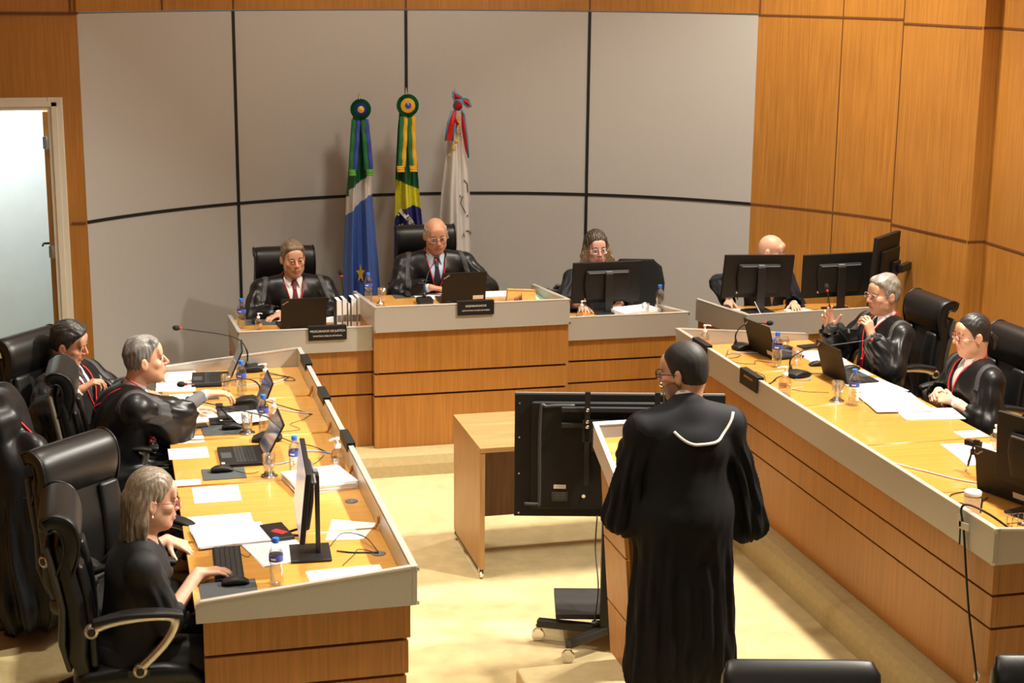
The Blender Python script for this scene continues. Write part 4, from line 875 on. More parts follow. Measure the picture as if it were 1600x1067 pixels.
# ================================================================== RIGHT BENCH
laptop('open black laptop before the judge raising his hands, sticker on its lid', (4.42, 10.03, T_), 99, 106, sticker=True)
laptop('open black laptop between the two judges of the right bench', (4.62, 9.30, T_), 93, 106)
laptop('open black laptop at the near end of the right bench, partly behind the monitor', (4.40, 6.92, T_), 108, 100, sticker=True)
bottle('full water bottle on the right bench next to the stickered laptop', (4.27, 9.69, T_), 1.1, .75)
bottle('water bottle on the right bench beside the glass on a steel coaster', (4.345, 8.69, T_), 1.05, .6)
bottle('water bottle lying on its side at the far end of the right bench', (4.60, 10.26, T_+.034), 1.0, .8, rot=(R(90), 0, R(-80)))
glass('glass behind the upright full water bottle of the right bench', (4.42, 9.70, T_), 1.0, .1)
glass('glass on a steel coaster on the right bench', (4.285, 8.79, T_), 1.05, .1, coaster=True)
gel('pump bottle of gel at the far corner of the right bench', (3.99, 10.30, T_), 1.0, 0)
gel('large pump bottle of gel beside the second nameplate of the right bench', (4.02, 8.98, T_), 1.12, 160)
gel('pump bottle of gel at the inner edge of the right bench near the paper sheets', (4.70, 7.66, T_), .85, 0)
microphone('gooseneck microphone at the far end of the right bench, behind the stickered laptop', (4.25, 10.22, T_), -70, [(4.20, 10.24, .79), (4.20, 10.24, .87), (4.25, 10.20, .94), (4.36, 10.10, .965)])
microphone('gooseneck microphone reaching across to the raised hands on the right bench', (4.31, 9.42, T_), -60, [(4.27, 9.46, .79), (4.27, 9.47, .86), (4.33, 9.46, .91), (4.45, 9.43, .945), (4.78, 9.34, 1.0)])
mouse('black mouse beyond the stickered laptop', (4.52, 10.12, T_), 90)
mouse('black mouse beside the glass of the right bench\'s far laptop', (4.55, 9.66, T_), 90)
mouse('black mouse beside the laptop between the two judges', (4.72, 9.50, T_), 90)
sheet('black smartphone lying on the papers at the far end of the right bench', rquad(4.72, 10.16, .16, .08, 10), T_+.006, 'smartphone', .01, 'phone', None, 'black')
sheet('white folder of papers in front of the judge raising his hands', rquad(4.68, 9.90, .26, .30, 0), T_, layers=5, jit=.01)
sheet('white sheet under the elbow of the judge raising his hands', rquad(4.71, 9.70, .18, .12, 0), T_)
sheet('small sheet at the inner bench edge beside the tassel of the cord', rquad(4.74, 9.42, .13, .14, 0), T_)
sheet('broad white papers right of the laptop between the two judges', rquad(4.66, 9.06, .30, .34, 8), T_+.002, layers=4, jit=.02)
sheet('large pile of white papers in front of the woman in the robe', rquad(4.60, 8.66, .34, .42, -8), T_+.006, layers=7, jit=.03)
sheet('lowest white papers of the pile before the woman in the robe', rquad(4.70, 8.40, .36, .24, -10), T_, layers=4, jit=.02)
sheet('white sheet alone before the seam on the right bench', rquad(4.73, 7.96, .16, .14, -3), T_)
sheet('white sheets under the small camera tripod on the right bench', rquad(4.56, 7.60, .26, .40, -8), T_, layers=2, jit=.02)
for lab, pts, r_, c_ in (
 ('coiled thin cable at the far end of the right bench', [(4.13, 10.20, .766), (4.04, 10.02, .764), (4.0, 9.96, .764), (4.10, 9.98, .764), (4.16, 10.05, .764), (4.08, 10.08, .764), (4.02, 9.98, .766)], .0018, 'black'),
 ('thin cable looping in front of the stickered laptop', [(4.03, 10.02, .764), (4.05, 9.84, .764), (4.15, 9.78, .764), (4.19, 9.86, .764), (4.26, 9.80, .764), (4.30, 9.76, .764)], .0018, 'black'),
 ('white cable along the microphone base at the far end of the right bench', [(4.12, 10.12, .766), (4.25, 10.08, .766), (4.38, 10.06, .766)], .003, 'white_cable'),
 ('thin cable curling over the first seam of the right bench', [(3.98, 9.55, .764), (4.05, 9.60, .764), (4.09, 9.48, .764), (4.03, 9.28, .764), (4.12, 9.34, .764)], .0018, 'black'),
 ('black cable with white plug at the second microphone of the right bench', [(4.22, 9.42, .775), (4.14, 9.38, .768), (4.06, 9.28, .766), (3.97, 9.20, .764)], .0035, 'black'),
 ('bright blue cable around the second microphone of the right bench', [(4.24, 9.32, .768), (4.33, 9.30, .768), (4.38, 9.38, .768)], .003, 'blue_cable'),
 ('lilac cable running from the second microphone to the laptop', [(4.36, 9.46, .766), (4.45, 9.46, .764), (4.55, 9.42, .764)], .003, 'white_cable'),
 ('white cable running past the large gel bottle', [(4.22, 9.14, .764), (4.08, 9.10, .764), (3.98, 9.14, .764)], .0025, 'white_cable'),
 ('thin dark cable running under the large gel bottle', [(4.32, 8.98, .764), (4.18, 9.04, .764), (4.08, 9.16, .764), (4.02, 9.06, .764)], .0018, 'black'),
 ('black charger cable hooked over the parapet beside the large gel bottle', [(3.92, 8.70, .766), (3.90, 8.78, .84), (3.93, 8.70, .83), (3.95, 8.50, .77), (3.96, 8.30, .764)], .004, 'black'),
 ('small coiled cable behind the parapet of the right bench', [(3.93, 8.30, .764), (3.98, 8.24, .766), (3.95, 8.12, .764)], .002, 'black'),
 ('lilac cable crossing the right bench below the camera tripod', [(3.87, 7.50, .764), (3.97, 7.55, .775), (4.10, 7.40, .766), (4.22, 7.20, .766), (4.33, 7.10, .764)], .004, 'white_cable'),
 ('black cable loop left of the white mug', [(4.20, 7.02, .764), (4.06, 6.98, .766), (4.02, 6.88, .766), (4.10, 6.82, .766), (4.22, 6.90, .766)], .003, 'black'),
 ('thin cable from under the fascia beside the white mug', [(3.90, 6.78, .764), (4.0, 6.84, .764), (4.12, 6.78, .764)], .002, 'black')):
    cable(lab, pts, r_, c_)
# webcam on a small tripod
o = thing('webcam', 'small black webcam on a little tripod on the right bench', 'webcam', (4.34, 7.28, T_), R(120))
for a in (90, 210, 330): b = MB(); c, s = math.cos(R(a)), math.sin(R(a)); b.tube([(.01*c, .01*s, .115), (.035*c, .035*s, .055)], .005, 8); b.tube([(.035*c, .035*s, .055), (.06*c, .06*s, .0)], .003, 8, mi=1); b.build('tripod_leg', ['black', 'chrome'], o, smooth=True)
b = MB(); b.lathe([(.012, .11), (.013, .135), (.006, .14), (.006, .155)], n=12); b.build('tripod_head', 'black', o)
b = MB(); b.box((-.045, -.016, .155), (.045, .016, .185)); b.box((-.045, .010, .165), (-.015, .03, .20)); b.lathe([(.012, -.022), (.012, 0)], (0, 0, .17), 14, T=Matrix.Rotation(R(90), 3, 'X')); b.build('camera_body', 'black_plastic', o, bevel=.003)
# near end of the right bench
o = thing('mug', 'white insulated mug with a steel ring at the near end of the right bench', 'mug', (3.99, 6.66, T_))
b = MB(); b.lathe([(.001, 0), (.037, 0), (.041, .10), (.041, .105)], n=28, cap=False); b.build('cup', 'white', o, smooth=True)
b = MB(); b.lathe([(.0415, .105), (.0425, .107), (.0425, .113), (.0415, .115)], n=28, cap=False); b.build('ring', 'steel', o, smooth=True)
b = MB(); b.lathe([(.041, .115), (.042, .13), (.037, .136), (.033, .131), (.001, .130)], n=28, cap=False); b.build('lid', 'white', o, smooth=True)
b = MB(); b.tube([(.045, 0, .02), (.05, 0, .08), (.045, 0, .10)], .007, 8); b.build('handle', 'black', o, smooth=True)
monitor('flat monitor seen from behind at the near right edge of the right bench', (4.30, 6.61, T_), 108, zc=.285, W_=.56, H_=.36, tilt=-4, yoff=-.03)
o = thing('wire_basket', 'open wire basket full of cables at the near end of the right bench', 'basket', (4.20, 6.31, T_), R(0))
b = MB()
for z in (.01, .05, .10):
    b.tube([(-.17, -.10, z), (.2, -.10, z), (.2, .10, z), (-.17, .10, z), (-.17, -.10, z)], .003, 6)
for k in range(14): x = -.17+.37*k/13; b.tube([(x, -.10, .10), (x, -.10, .01), (x, .10, .01), (x, .10, .10)], .002, 5)
b.build('wire_frame', 'chrome', o, smooth=True)
b = MB(); b.box((-.06, -.07, .012), (.06, .05, .05)); b.box((.09, -.05, .012), (.16, .07, .06)); b.build('charger_block', 'black', o, bevel=.005)
for k, c_ in enumerate(('black', 'black', 'dark_grey', 'label_blue', 'white_cable', 'black')):
    random.seed(20+k); b = MB(); b.tube(bez([(random.uniform(-.14, .17), random.uniform(-.08, .08), random.uniform(.04, .09)) for _ in range(6)], 40), .0035, 6); b.build('cable_bundle', c_, o, smooth=True)
# power cable over the fascia
cb = thing('power_cable', 'black power cable taped over the fascia and hanging down the right bench', 'cable', (3.82, 6.40, .89))
b = MB((3.82, 6.40, .89)); b.tube(bez([(4.02, 6.33, .80), (3.90, 6.36, .885), (3.83, 6.42, .915), (3.803, 6.44, .89), (3.806, 6.41, .80), (3.812, 6.37, .60), (3.822, 6.33, .40), (3.828, 6.25, .17), (3.82, 6.22, .12)], 60), .0055, 8); b.build('cord', 'black', cb, smooth=True)
b = MB((3.82, 6.40, .89)); b.tube(bez([(3.803, 6.44, .89), (3.802, 6.435, .80), (3.802, 6.43, .72)], 12), .004, 6); b.build('cord_end', 'black', cb, smooth=True)
def tape(lab, y, z, w_, h_, rz):
    o = MB((3.80, y, z)); T = Matrix.Translation((3.806 if z > .7 else 3.838, y, z)) @ rmat(rz, 'X'); xx = -.008
    o.box((xx, -w_/2, -h_/2), (xx+.002, w_/2, h_/2), T=T); tag(o.build('adhesive_tape', 'tape'), lab, 'tape', 'pieces of beige tape')
tape('beige tape holding the black cable to the silver fascia', 6.40, .82, .085, .035, -8); tape('second strip of tape crossing beside the cable on the fascia', 6.445, .835, .035, .06, -14)
tape('beige tape holding the black cable to the foot of the right bench', 6.24, .135, .045, .05, 20)

o = thing('microphone', 'slim gooseneck microphone with a silver tip rising from the lectern', 'microphone', (2.56, 7.12, 1.09))
b = MB(); b.lathe([(.022, 0), (.02, .008), (.008, .014)], n=16); b.build('base', 'black', o, smooth=True)
P_ = bez([(0, 0, .01), (0, .0, .13), (-.01, -.03, .24), (-.05, -.10, .32)], 24); b = MB(); b.tube(P_, .0035, 8); b.build('gooseneck', 'black', o, smooth=True)
b = MB(); b.lathe([(.004, -.006), (.010, .0), (.012, .010), (.009, .020), (.001, .023)], P_[-1], 14, T=(P_[-1]-P_[-3]).to_track_quat('Z', 'Y').to_matrix()); b.build('windshield', 'chrome', o, smooth=True)
# ================================================================== CHAIRS
exec_chair('black leather chair behind the prosecutor', (1.34, 12.30), 183)
exec_chair('black leather chair of the presiding judge', (2.44, 12.22), 180, z=.15)
exec_chair('black leather chair of the reclining judge, farthest on the left side', (-.29, 9.67), -129)
exec_chair('black leather chair with pale shell behind the gesturing judge', (-.02, 9.0), -92, shell='shell')
exec_chair('empty black leather chair between the gesturing judge and the typing woman', (-.03, 7.28), -135)
exec_chair('black leather chair of the typing woman, nearest on the left side', (.02, 6.62), -90)
exec_chair('black leather chair draped with a hanging black robe at the left edge', (-.40, 8.26), -92)
exec_chair('black leather chair of the judge raising his hands', (5.16, 9.78), 92)
exec_chair('black leather chair of the woman in the robe', (5.18, 8.72), 92)
# fabric visitor chair of the secretary (turned aside)
o = thing('office_chair', 'black fabric chair with rounded back right of the secretary', 'chair', (4.15, 12.25, 0), R(165))
b = MB(); b.sweep([(0, -.22, .52), (0, -.25, .66), (0, -.25, .80), (0, -.235, .94), (0, -.225, .99)], [.36, .46, .48, .42, .30], [.04, .05, .05, .045, .03], e=3.2, n=28); b.build('backrest', 'fabric_black', o, smooth=True)
b = MB(); b.sweep([(0, -.2, .46), (0, 0, .47), (0, .22, .455)], [.44, .48, .44], .08, e=4, n=24); b.build('seat', 'fabric_black', o, smooth=True)
b = MB(); b.tube(bez([(0, -.15, .42), (0, -.28, .44), (0, -.29, .6)], 12), .02, 8); b.lathe([(.028, .08), (.028, .42)], n=12); b.build('support', 'black', o)
b = MB()
for k in range(5): a = R(72*k); b.tube([(0, 0, .10), (.28*math.cos(a), .28*math.sin(a), .06)], .018, 8)
b.build('star_base', 'black', o)
for k in range(5): a = R(72*k); b = MB(); b.lathe([(.025, -.02), (.028, 0), (.025, .02)], (.28*math.cos(a), .28*math.sin(a), .028), 12, T=Matrix.Rotation(R(90), 3, 'X')); b.build('caster', 'black', o)
# two chairs of the front row, only their backs show at the bottom
def row_chair(lab, x, y, rz, zt):
    o = thing('armchair', lab, 'chair', (x, y, -.17), R(rz), 'black chairs whose backs show at the bottom edge')
    zt += .17
    b = MB(); b.sweep([(0, .0, .42), (0, .04, .6), (0, .06, zt-.08), (0, .045, zt-.02), (0, .02, zt)], [.54, .58, .60, .59, .56], [.12, .13, .12, .10, .06], e=6, n=32); b.build('backrest', 'leather', o, smooth=True)
    b = MB(); b.sweep([(0, -.5, .44), (0, -.25, .46), (0, .0, .44)], [.54, .58, .56], [.10, .14, .12], e=5, n=28); b.build('seat', 'leather', o, smooth=True)
    for s in (-1, 1):
        b = MB(); b.sweep([(s*.33, -.48, .60), (s*.33, -.2, .64), (s*.33, .03, .62)], .07, .05, n=14); b.build('armrest', 'leather', o, smooth=True)
        for yy in (-.45, .0): b = MB(); b.box((s*.33-.02, yy-.02, 0), (s*.33+.02, yy+.02, .6)); b.build('leg', 'black', o)
row_chair('black armchair whose back shows at the bottom edge right of the lawyer', 2.45, 5.22, 166, .785)
row_chair('black armchair at the bottom right corner in front of the bench end', 3.46, 5.02, 166, .79)
# ================================================================== FLAGS
def flag(name, label, px, py, ztop, prof, colf, mats, folds=5, seed=0, zbot=.25):
    # prof: list of (z, xl, xr) world silhouette; cloth hangs round the pole in folds
    o = thing('flag', label, 'flag', (px, py, 0))
    b = MB((px, py, 0)); b.lathe([(.013, .03), (.013, ztop-.12), (.011, ztop-.11), (.02, ztop-.10), (.016, ztop-.085), (.004, ztop-.01), (.001, ztop)], (px, py, 0), 14); b.build('pole', 'steel', o, smooth=True)
    b = MB((px, py, 0)); b.lathe([(.17, 0), (.17, .02), (.05, .05), (.02, .12), (.018, .14)], (px, py, 0), 24); b.build('pole_base', 'steel', o, smooth=True)
    zs = [p[0] for p in prof][::-1]; xl = [p[1] for p in prof][::-1]; xr = [p[2] for p in prof][::-1]
    nu, nv = 110, 340; z0, z1 = prof[0][0], prof[-1][0]
    rnd = random.Random(seed); ph = [rnd.uniform(0, 6.28) for _ in range(4)]
    def pt(u, v, back=0.):
        z = z0 + (z1-z0)*v; a = np.interp(z, zs, xl); c = np.interp(z, zs, xr); w_ = c-a
        uu = u + .018*math.sin(6*v+ph[0])*math.sin(math.pi*u)
        x = a + w_*uu
        amp = .012 + .045*min(1, v*1.4)
        y = py - .02 - .10*math.sin(math.pi*u)*min(1, .25+v) + amp*math.sin(folds*math.pi*u*(1+.12*math.sin(3*v+ph[1])) + ph[2] + 1.2*v) + .4*amp*math.sin(2.3*folds*math.pi*u+ph[3]+2*v)
        return Vector((x, y + back, z))
    mb = MB((px, py, 0)); V = []
    for back in (0, .006):
        for j in range(nv+1):
            for i in range(nu+1): V.append(pt(i/nu, j/nv, back))
    n1 = (nu+1)*(nv+1); F = []; mi = []
    for j in range(nv):
        for i in range(nu):
            a = j*(nu+1)+i; k = colf((i+.5)/nu, z0+(z1-z0)*(j+.5)/nv, pt((i+.5)/nu, (j+.5)/nv).x)
            F.append((a, a+1, a+nu+2, a+nu+1)); mi.append(k); F.append((n1+a+nu+1, n1+a+nu+2, n1+a+1, n1+a)); mi.append(k)
    for j in range(nv):
        for i in (0, nu): a = j*(nu+1)+i; F.append((a, a+nu+1, n1+a+nu+1, n1+a)); mi.append(mi[0])
    mb.v = [v - Vector((px, py, 0)) for v in V]; mb.f = F; mb.mi = mi
    cl = mb.build('cloth', mats, o, smooth=True)
    return o, pt, z0, z1
M['f_green'] = mat('f_green', (.012, .11, .045), .45); M['f_yellow'] = mat('f_yellow', (.62, .58, .03), .5); M['f_blue'] = mat('f_blue', (.025, .03, .16), .45)
M['f_msblue'] = mat('f_msblue', (.07, .14, .44), .45); M['f_white'] = mat('f_white', (.62, .59, .56), .55); M['f_gold'] = mat('f_gold', (.70, .40, .03), .4)
M['r_green'] = mat('r_green', (.015, .16, .055), .3); M['r_blue'] = mat('r_blue', (.04, .07, .36), .3); M['r_red'] = mat('r_red', (.50, .015, .015), .4); M['r_cyan'] = mat('r_cyan', (.05, .25, .40), .4); M['l_green'] = mat('l_green', (.12, .38, .05), .4)
def xp(x): return 2.409 + (x-632)/189.5      # screen x of the photo at the depth of the flags
def zp(y): return 2.369 - (y-136)/185.5
P1 = [(zp(y), xp(a), xp(b)) for y, a, b in ((172, 551, 569), (200, 546, 573), (265, 541, 578), (300, 537, 580), (350, 534, 584), (400, 531, 588), (450, 530, 591), (500, 530, 596), (520, 530, 598))]
def c1(u, z, x):
    X = (x-2.409)*189.5+632; Y = 136 + (2.369-z)*185.5
    g = 262 + (578-X)*.75 if X > 541 else 300        # green / white edge
    bl = 298 + max(0, (570-X))*.9
    if Y < g - 0: return 0
    if Y < bl: return 1
    return 2
FY = 13.18
o1, f1, _, _ = flag('flag', 'green, white and blue flag with a yellow star, leftmost of the three flags', 2.03, FY, zp(142), P1, c1, ['f_green', 'f_white', 'f_msblue'], 4, 3)
P2 = [(zp(y), xp(a), xp(b)) for y, a, b in ((172, 622, 644), (200, 619, 646), (265, 615, 650), (300, 614, 652), (340, 613, 656), (400, 612, 662), (450, 612, 668), (520, 612, 672))]
def c2(u, z, x):
    X = (x-2.409)*189.5+632; Y = 136 + (2.369-z)*185.5
    if Y < 275 + (X-614)*.42: return 0
    cx, cy_ = 640, 372
    if (X-cx)**2/34**2 + (Y-cy_)**2/56**2 < 1: 
        d = (Y - 322) - (X-618)*1.25 
        return 2
    if Y < 408 + (X-612)*0: return 1
    return 1 if Y < 455 else 0
o2, f2, _, _ = flag('flag', 'green and yellow national flag with dark blue globe, middle of the three flags', 2.42, FY, zp(136), P2, c2, ['f_green', 'f_yellow', 'f_blue'], 4, 5)
P3 = [(zp(y), xp(a), xp(b)) for y, a, b in ((185, 706, 718), (200, 702, 722), (265, 694, 731), (300, 690, 734), (350, 687, 738), (400, 684, 741), (450, 682, 744), (520, 680, 748))]
o3, f3, _, _ = flag('flag', 'white flag with a red bow and thin black line drawing, rightmost of the three flags', 2.83, FY, zp(136), P3, lambda u, z, x: 0, ['f_white'], 3, 9)
def onflag(o, px, X, Y, pt, zr, off=.012):
    # point on the front of the cloth given by photo-plane coordinates
    z = 2.369 - (Y-136)/185.5; x = xp(X); z0, z1 = zr; v = (z-z0)/(z1-z0); best = min(range(101), key=lambda k: abs(pt(k/100, v).x - x))
    p = pt(best/100, v); return Vector((x - px, p.y - FY - off, z))
Z1_, Z2_, Z3_ = (P1[0][0], P1[-1][0]), (P2[0][0], P2[-1][0]), (P3[0][0], P3[-1][0])
# star of the first flag
def star(o, c, r, m_, rot=0, ux=Vector((1, 0, 0)), uz=Vector((0, 0, 1)), name='star', sx=1.):
    b = MB(); P = []
    for k in range(10):
        a = R(90+rot+36*k); q = r if k % 2 == 0 else r*.42; P.append(c + ux*q*math.cos(a)*sx + uz*q*math.sin(a))
    b.prism(P, (0, 0, 0), (0, -.003, 0)); return b.build(name, m_, o)
star(o1, onflag(o1, 2.03, 556, 418, f1, Z1_, .02), .085, 'f_gold', 0, sx=.45)
# band with lettering and stars of the second flag
def ribbon_on(o, px, pts, w_, pt, zr, m_, name):
    b = MB(); P = [onflag(o, px, X, Y, pt, zr, .010) for X, Y in pts]; n = len(P)
    for i in range(n-1):
        d = (P[i+1]-P[i]); t = Vector((d.x, 0, d.z)).normalized(); nn = Vector((-t.z, 0, t.x))*w_/2
        b.add([P[i]-nn, P[i+1]-nn, P[i+1]+nn, P[i]+nn], [(0, 1, 2, 3)])
    return b.build(name, m_, o)
ribbon_on(o2, 2.42, [(622+k*2.0, 322+k*2.35+.03*k*k) for k in range(17)], .042, f2, Z2_, 'f_white', 'band')
for k, ch in enumerate('ORDEM E'):
    X, Y = 626.5+k*3.8, 327+k*5.2+.05*k*k; p = onflag(o2, 2.42, X, Y, f2, Z2_, .016); text(ch, .042, 'f_green', o2, p, (R(90), R(52), 0))
for X, Y in ((619, 330), (621, 347), (625, 345), (618, 354), (617, 372), (626, 371), (624, 381), (619, 366), (618, 392), (630, 360)):
    star(o2, onflag(o2, 2.42, X, Y, f2, Z2_, .012), .012, 'white')
# rosettes and ribbons
def rosette(o, px, X, Y, r, rings, y=-.10):
    c = Vector((xp(X)-px, y, zp(Y))); n = 56
    for k, (r0, m_, pl) in enumerate(rings):
        b = MB(); V = [c + Vector((0, -.012-.006*k, 0))]; V2 = []
        for i in range(n*2):
            a = math.pi*i/n; rr = r0*(1 + (.04 if i % 2 else -.0)*pl); V.append(c + Vector((rr*math.cos(a), -.006*k + (.010 if (i % 2) else -.006)*pl, rr*math.sin(a))))
        m2 = n*2; F = [(0, 1+i, 1+(i+1) % m2) for i in range(m2)]; nb = len(V); V += [v + Vector((0, .01, 0)) for v in V]
        F += [(nb, nb+1+(i+1) % m2, nb+1+i) for i in range(m2)] + [(1+i, nb+1+i, nb+1+(i+1) % m2, 1+(i+1) % m2) for i in range(m2)]
        b.add(V, F); b.build('rosette_ring', m_, o)
def tail(o, px, pts, w_, m_, y0=-.085, name='ribbon'):
    P = [Vector((xp(X)-px, 0, zp(Y))) for X, Y in pts]; P = bez(P, 30); b = MB(); n = len(P)
    for i, p in enumerate(P): p.y = y0 - .004*math.sin(i*.55) - .035*i/n
    V = []
    for back in (0, .005):
        for i, p in enumerate(P): V += [p + Vector((-w_/2, back+.003*math.sin(i*.7), 0)), p + Vector((0, back-.003, 0)), p + Vector((w_/2, back+.003*math.cos(i*.6), 0))]
    k = 3*n; F = []
    for i in range(n-1):
        for j in range(2): a = i*3+j; F.append((a, a+1, a+4, a+3)); F.append((k+a+3, k+a+4, k+a+1, k+a))
        for j in (0, 2): a = i*3+j; F.append((a, a+3, k+a+3, k+a))
    b.add(V, F); return b.build(name, m_, o, smooth=True)
rosette(o1, 2.03, 559.5, 167, 1, [(.083, 'r_green', 1), (.052, 'r_blue', .4), (.028, 'f_gold', 0)])
for pts, m_ in (([(549, 182), (546, 215), (542.5, 258)], 'r_green'), ([(556, 182), (553, 215), (548.5, 258)], 'r_blue'), ([(563, 182), (565, 215), (567, 258)], 'r_green'), ([(568, 182), (571, 215), (574, 258)], 'r_blue')): tail(o1, 2.03, pts, .038, m_)
for X in (544.5, 571.5): tail(o1, 2.03, [(X, 257), (X, 261), (X-.5, 266)], .055, 'l_green', -.122, 'ribbon_end')
rosette(o2, 2.42, 633, 162, 1, [(.090, 'r_green', 1), (.060, 'f_gold', .2), (.028, 'r_blue', 0)])
for pts, m_ in (([(624, 178), (622, 215), (619, 255)], 'r_green'), ([(630, 178), (628, 215), (624.5, 255)], 'f_gold'), ([(636, 178), (636, 215), (637, 255)], 'r_green'), ([(642, 178), (642, 215), (643, 255)], 'f_gold')): tail(o2, 2.42, pts, .037, m_)
for X in (620, 640): tail(o2, 2.42, [(X, 253), (X, 257), (X, 262)], .062, 'f_gold', -.122, 'ribbon_end')
def bow(o, px):
    def pet(P, m_, name, yy):
        V = [Vector((xp(X)-px, yy, zp(Y))) for X, Y in P]; c = sum(V, Vector())/len(V); b = MB(); n = len(V)
        b.add([c + Vector((0, -.03, 0))] + V + [v + Vector((0, .012, 0)) for v in V], [(0, 1+i, 1+(i+1) % n) for i in range(n)] + [(1+i, 1+n+i, 1+n+(i+1) % n, 1+(i+1) % n) for i in range(n)] + [tuple(range(n+1, 2*n+1))[::-1]]); b.build(name, m_, o)
    def edge(P, yy):
        b = MB(); b.tube([Vector((xp(X)-px, yy, zp(Y))) for X, Y in P], .0075, 6); b.build('bow_edging', 'r_cyan', o, smooth=True)
    A = [(703, 142), (708, 144), (718, 150), (719, 153), (706, 155), (704, 150)]; pet(A, 'r_red', 'bow_loop', -.11); edge(A+[A[0]], -.112)
    A = [(717, 153), (725, 152), (729, 154), (733, 165), (728, 166), (722, 161)]; pet(A, 'r_red', 'bow_loop', -.11); edge(A+[A[0]], -.112)
    A = [(702, 170), (709, 173), (707, 190), (703, 216), (691, 216), (695, 190)]; pet(A, 'r_red', 'bow_tail', -.12); edge([A[0], A[5], A[4]], -.125); edge([A[2], A[3]], -.125)
    A = [(718, 170), (722, 176), (727, 210), (729, 243), (724, 230), (718, 195)]; pet(A, 'r_red', 'bow_tail', -.10); edge([A[0], A[1], A[2], A[3]], -.105)
    A = [(707, 184), (713, 183), (714, 194), (709, 196)]; pet(A, 'r_red', 'bow_tail', -.13)
    rosette(o, px, 711, 163, 1, [(.040, 'r_cyan', .6), (.030, 'r_red', .2)], y=-.13)
    b = MB(); b.tube(bez([Vector((xp(X)-px, -.15, zp(Y))) for X, Y in ((711, 176), (713, 182), (710, 186), (713, 190), (709, 195))], 24), .006, 6); b.build('gold_tassel', 'gold', o, smooth=True)
bow(o3, 2.83)
for X, Y, r in ((715, 204, .022), (711.5, 216, .028), (707, 227, .028), (702, 239, .024)): star(o3, onflag(o3, 2.83, X, Y, f3, Z3_), r, 'f_gold')
def line_on(pts, nm='drawn_line'):
    b = MB(); b.tube([onflag(o3, 2.83, X, Y, f3, Z3_, .008) for X, Y in pts], .0035, 5); b.build(nm, 'black', o3)
line_on([(724, 278), (730, 285), (731, 298)]); line_on([(722, 304), (719, 315), (724, 324), (727, 330)]); line_on([(728, 358), (733, 359), (736, 363)])
line_on([(729, 335), (731, 333), (731, 336)]); line_on([(724, 362), (724, 366), (726, 367)]); line_on([(718, 302), (719, 306)])
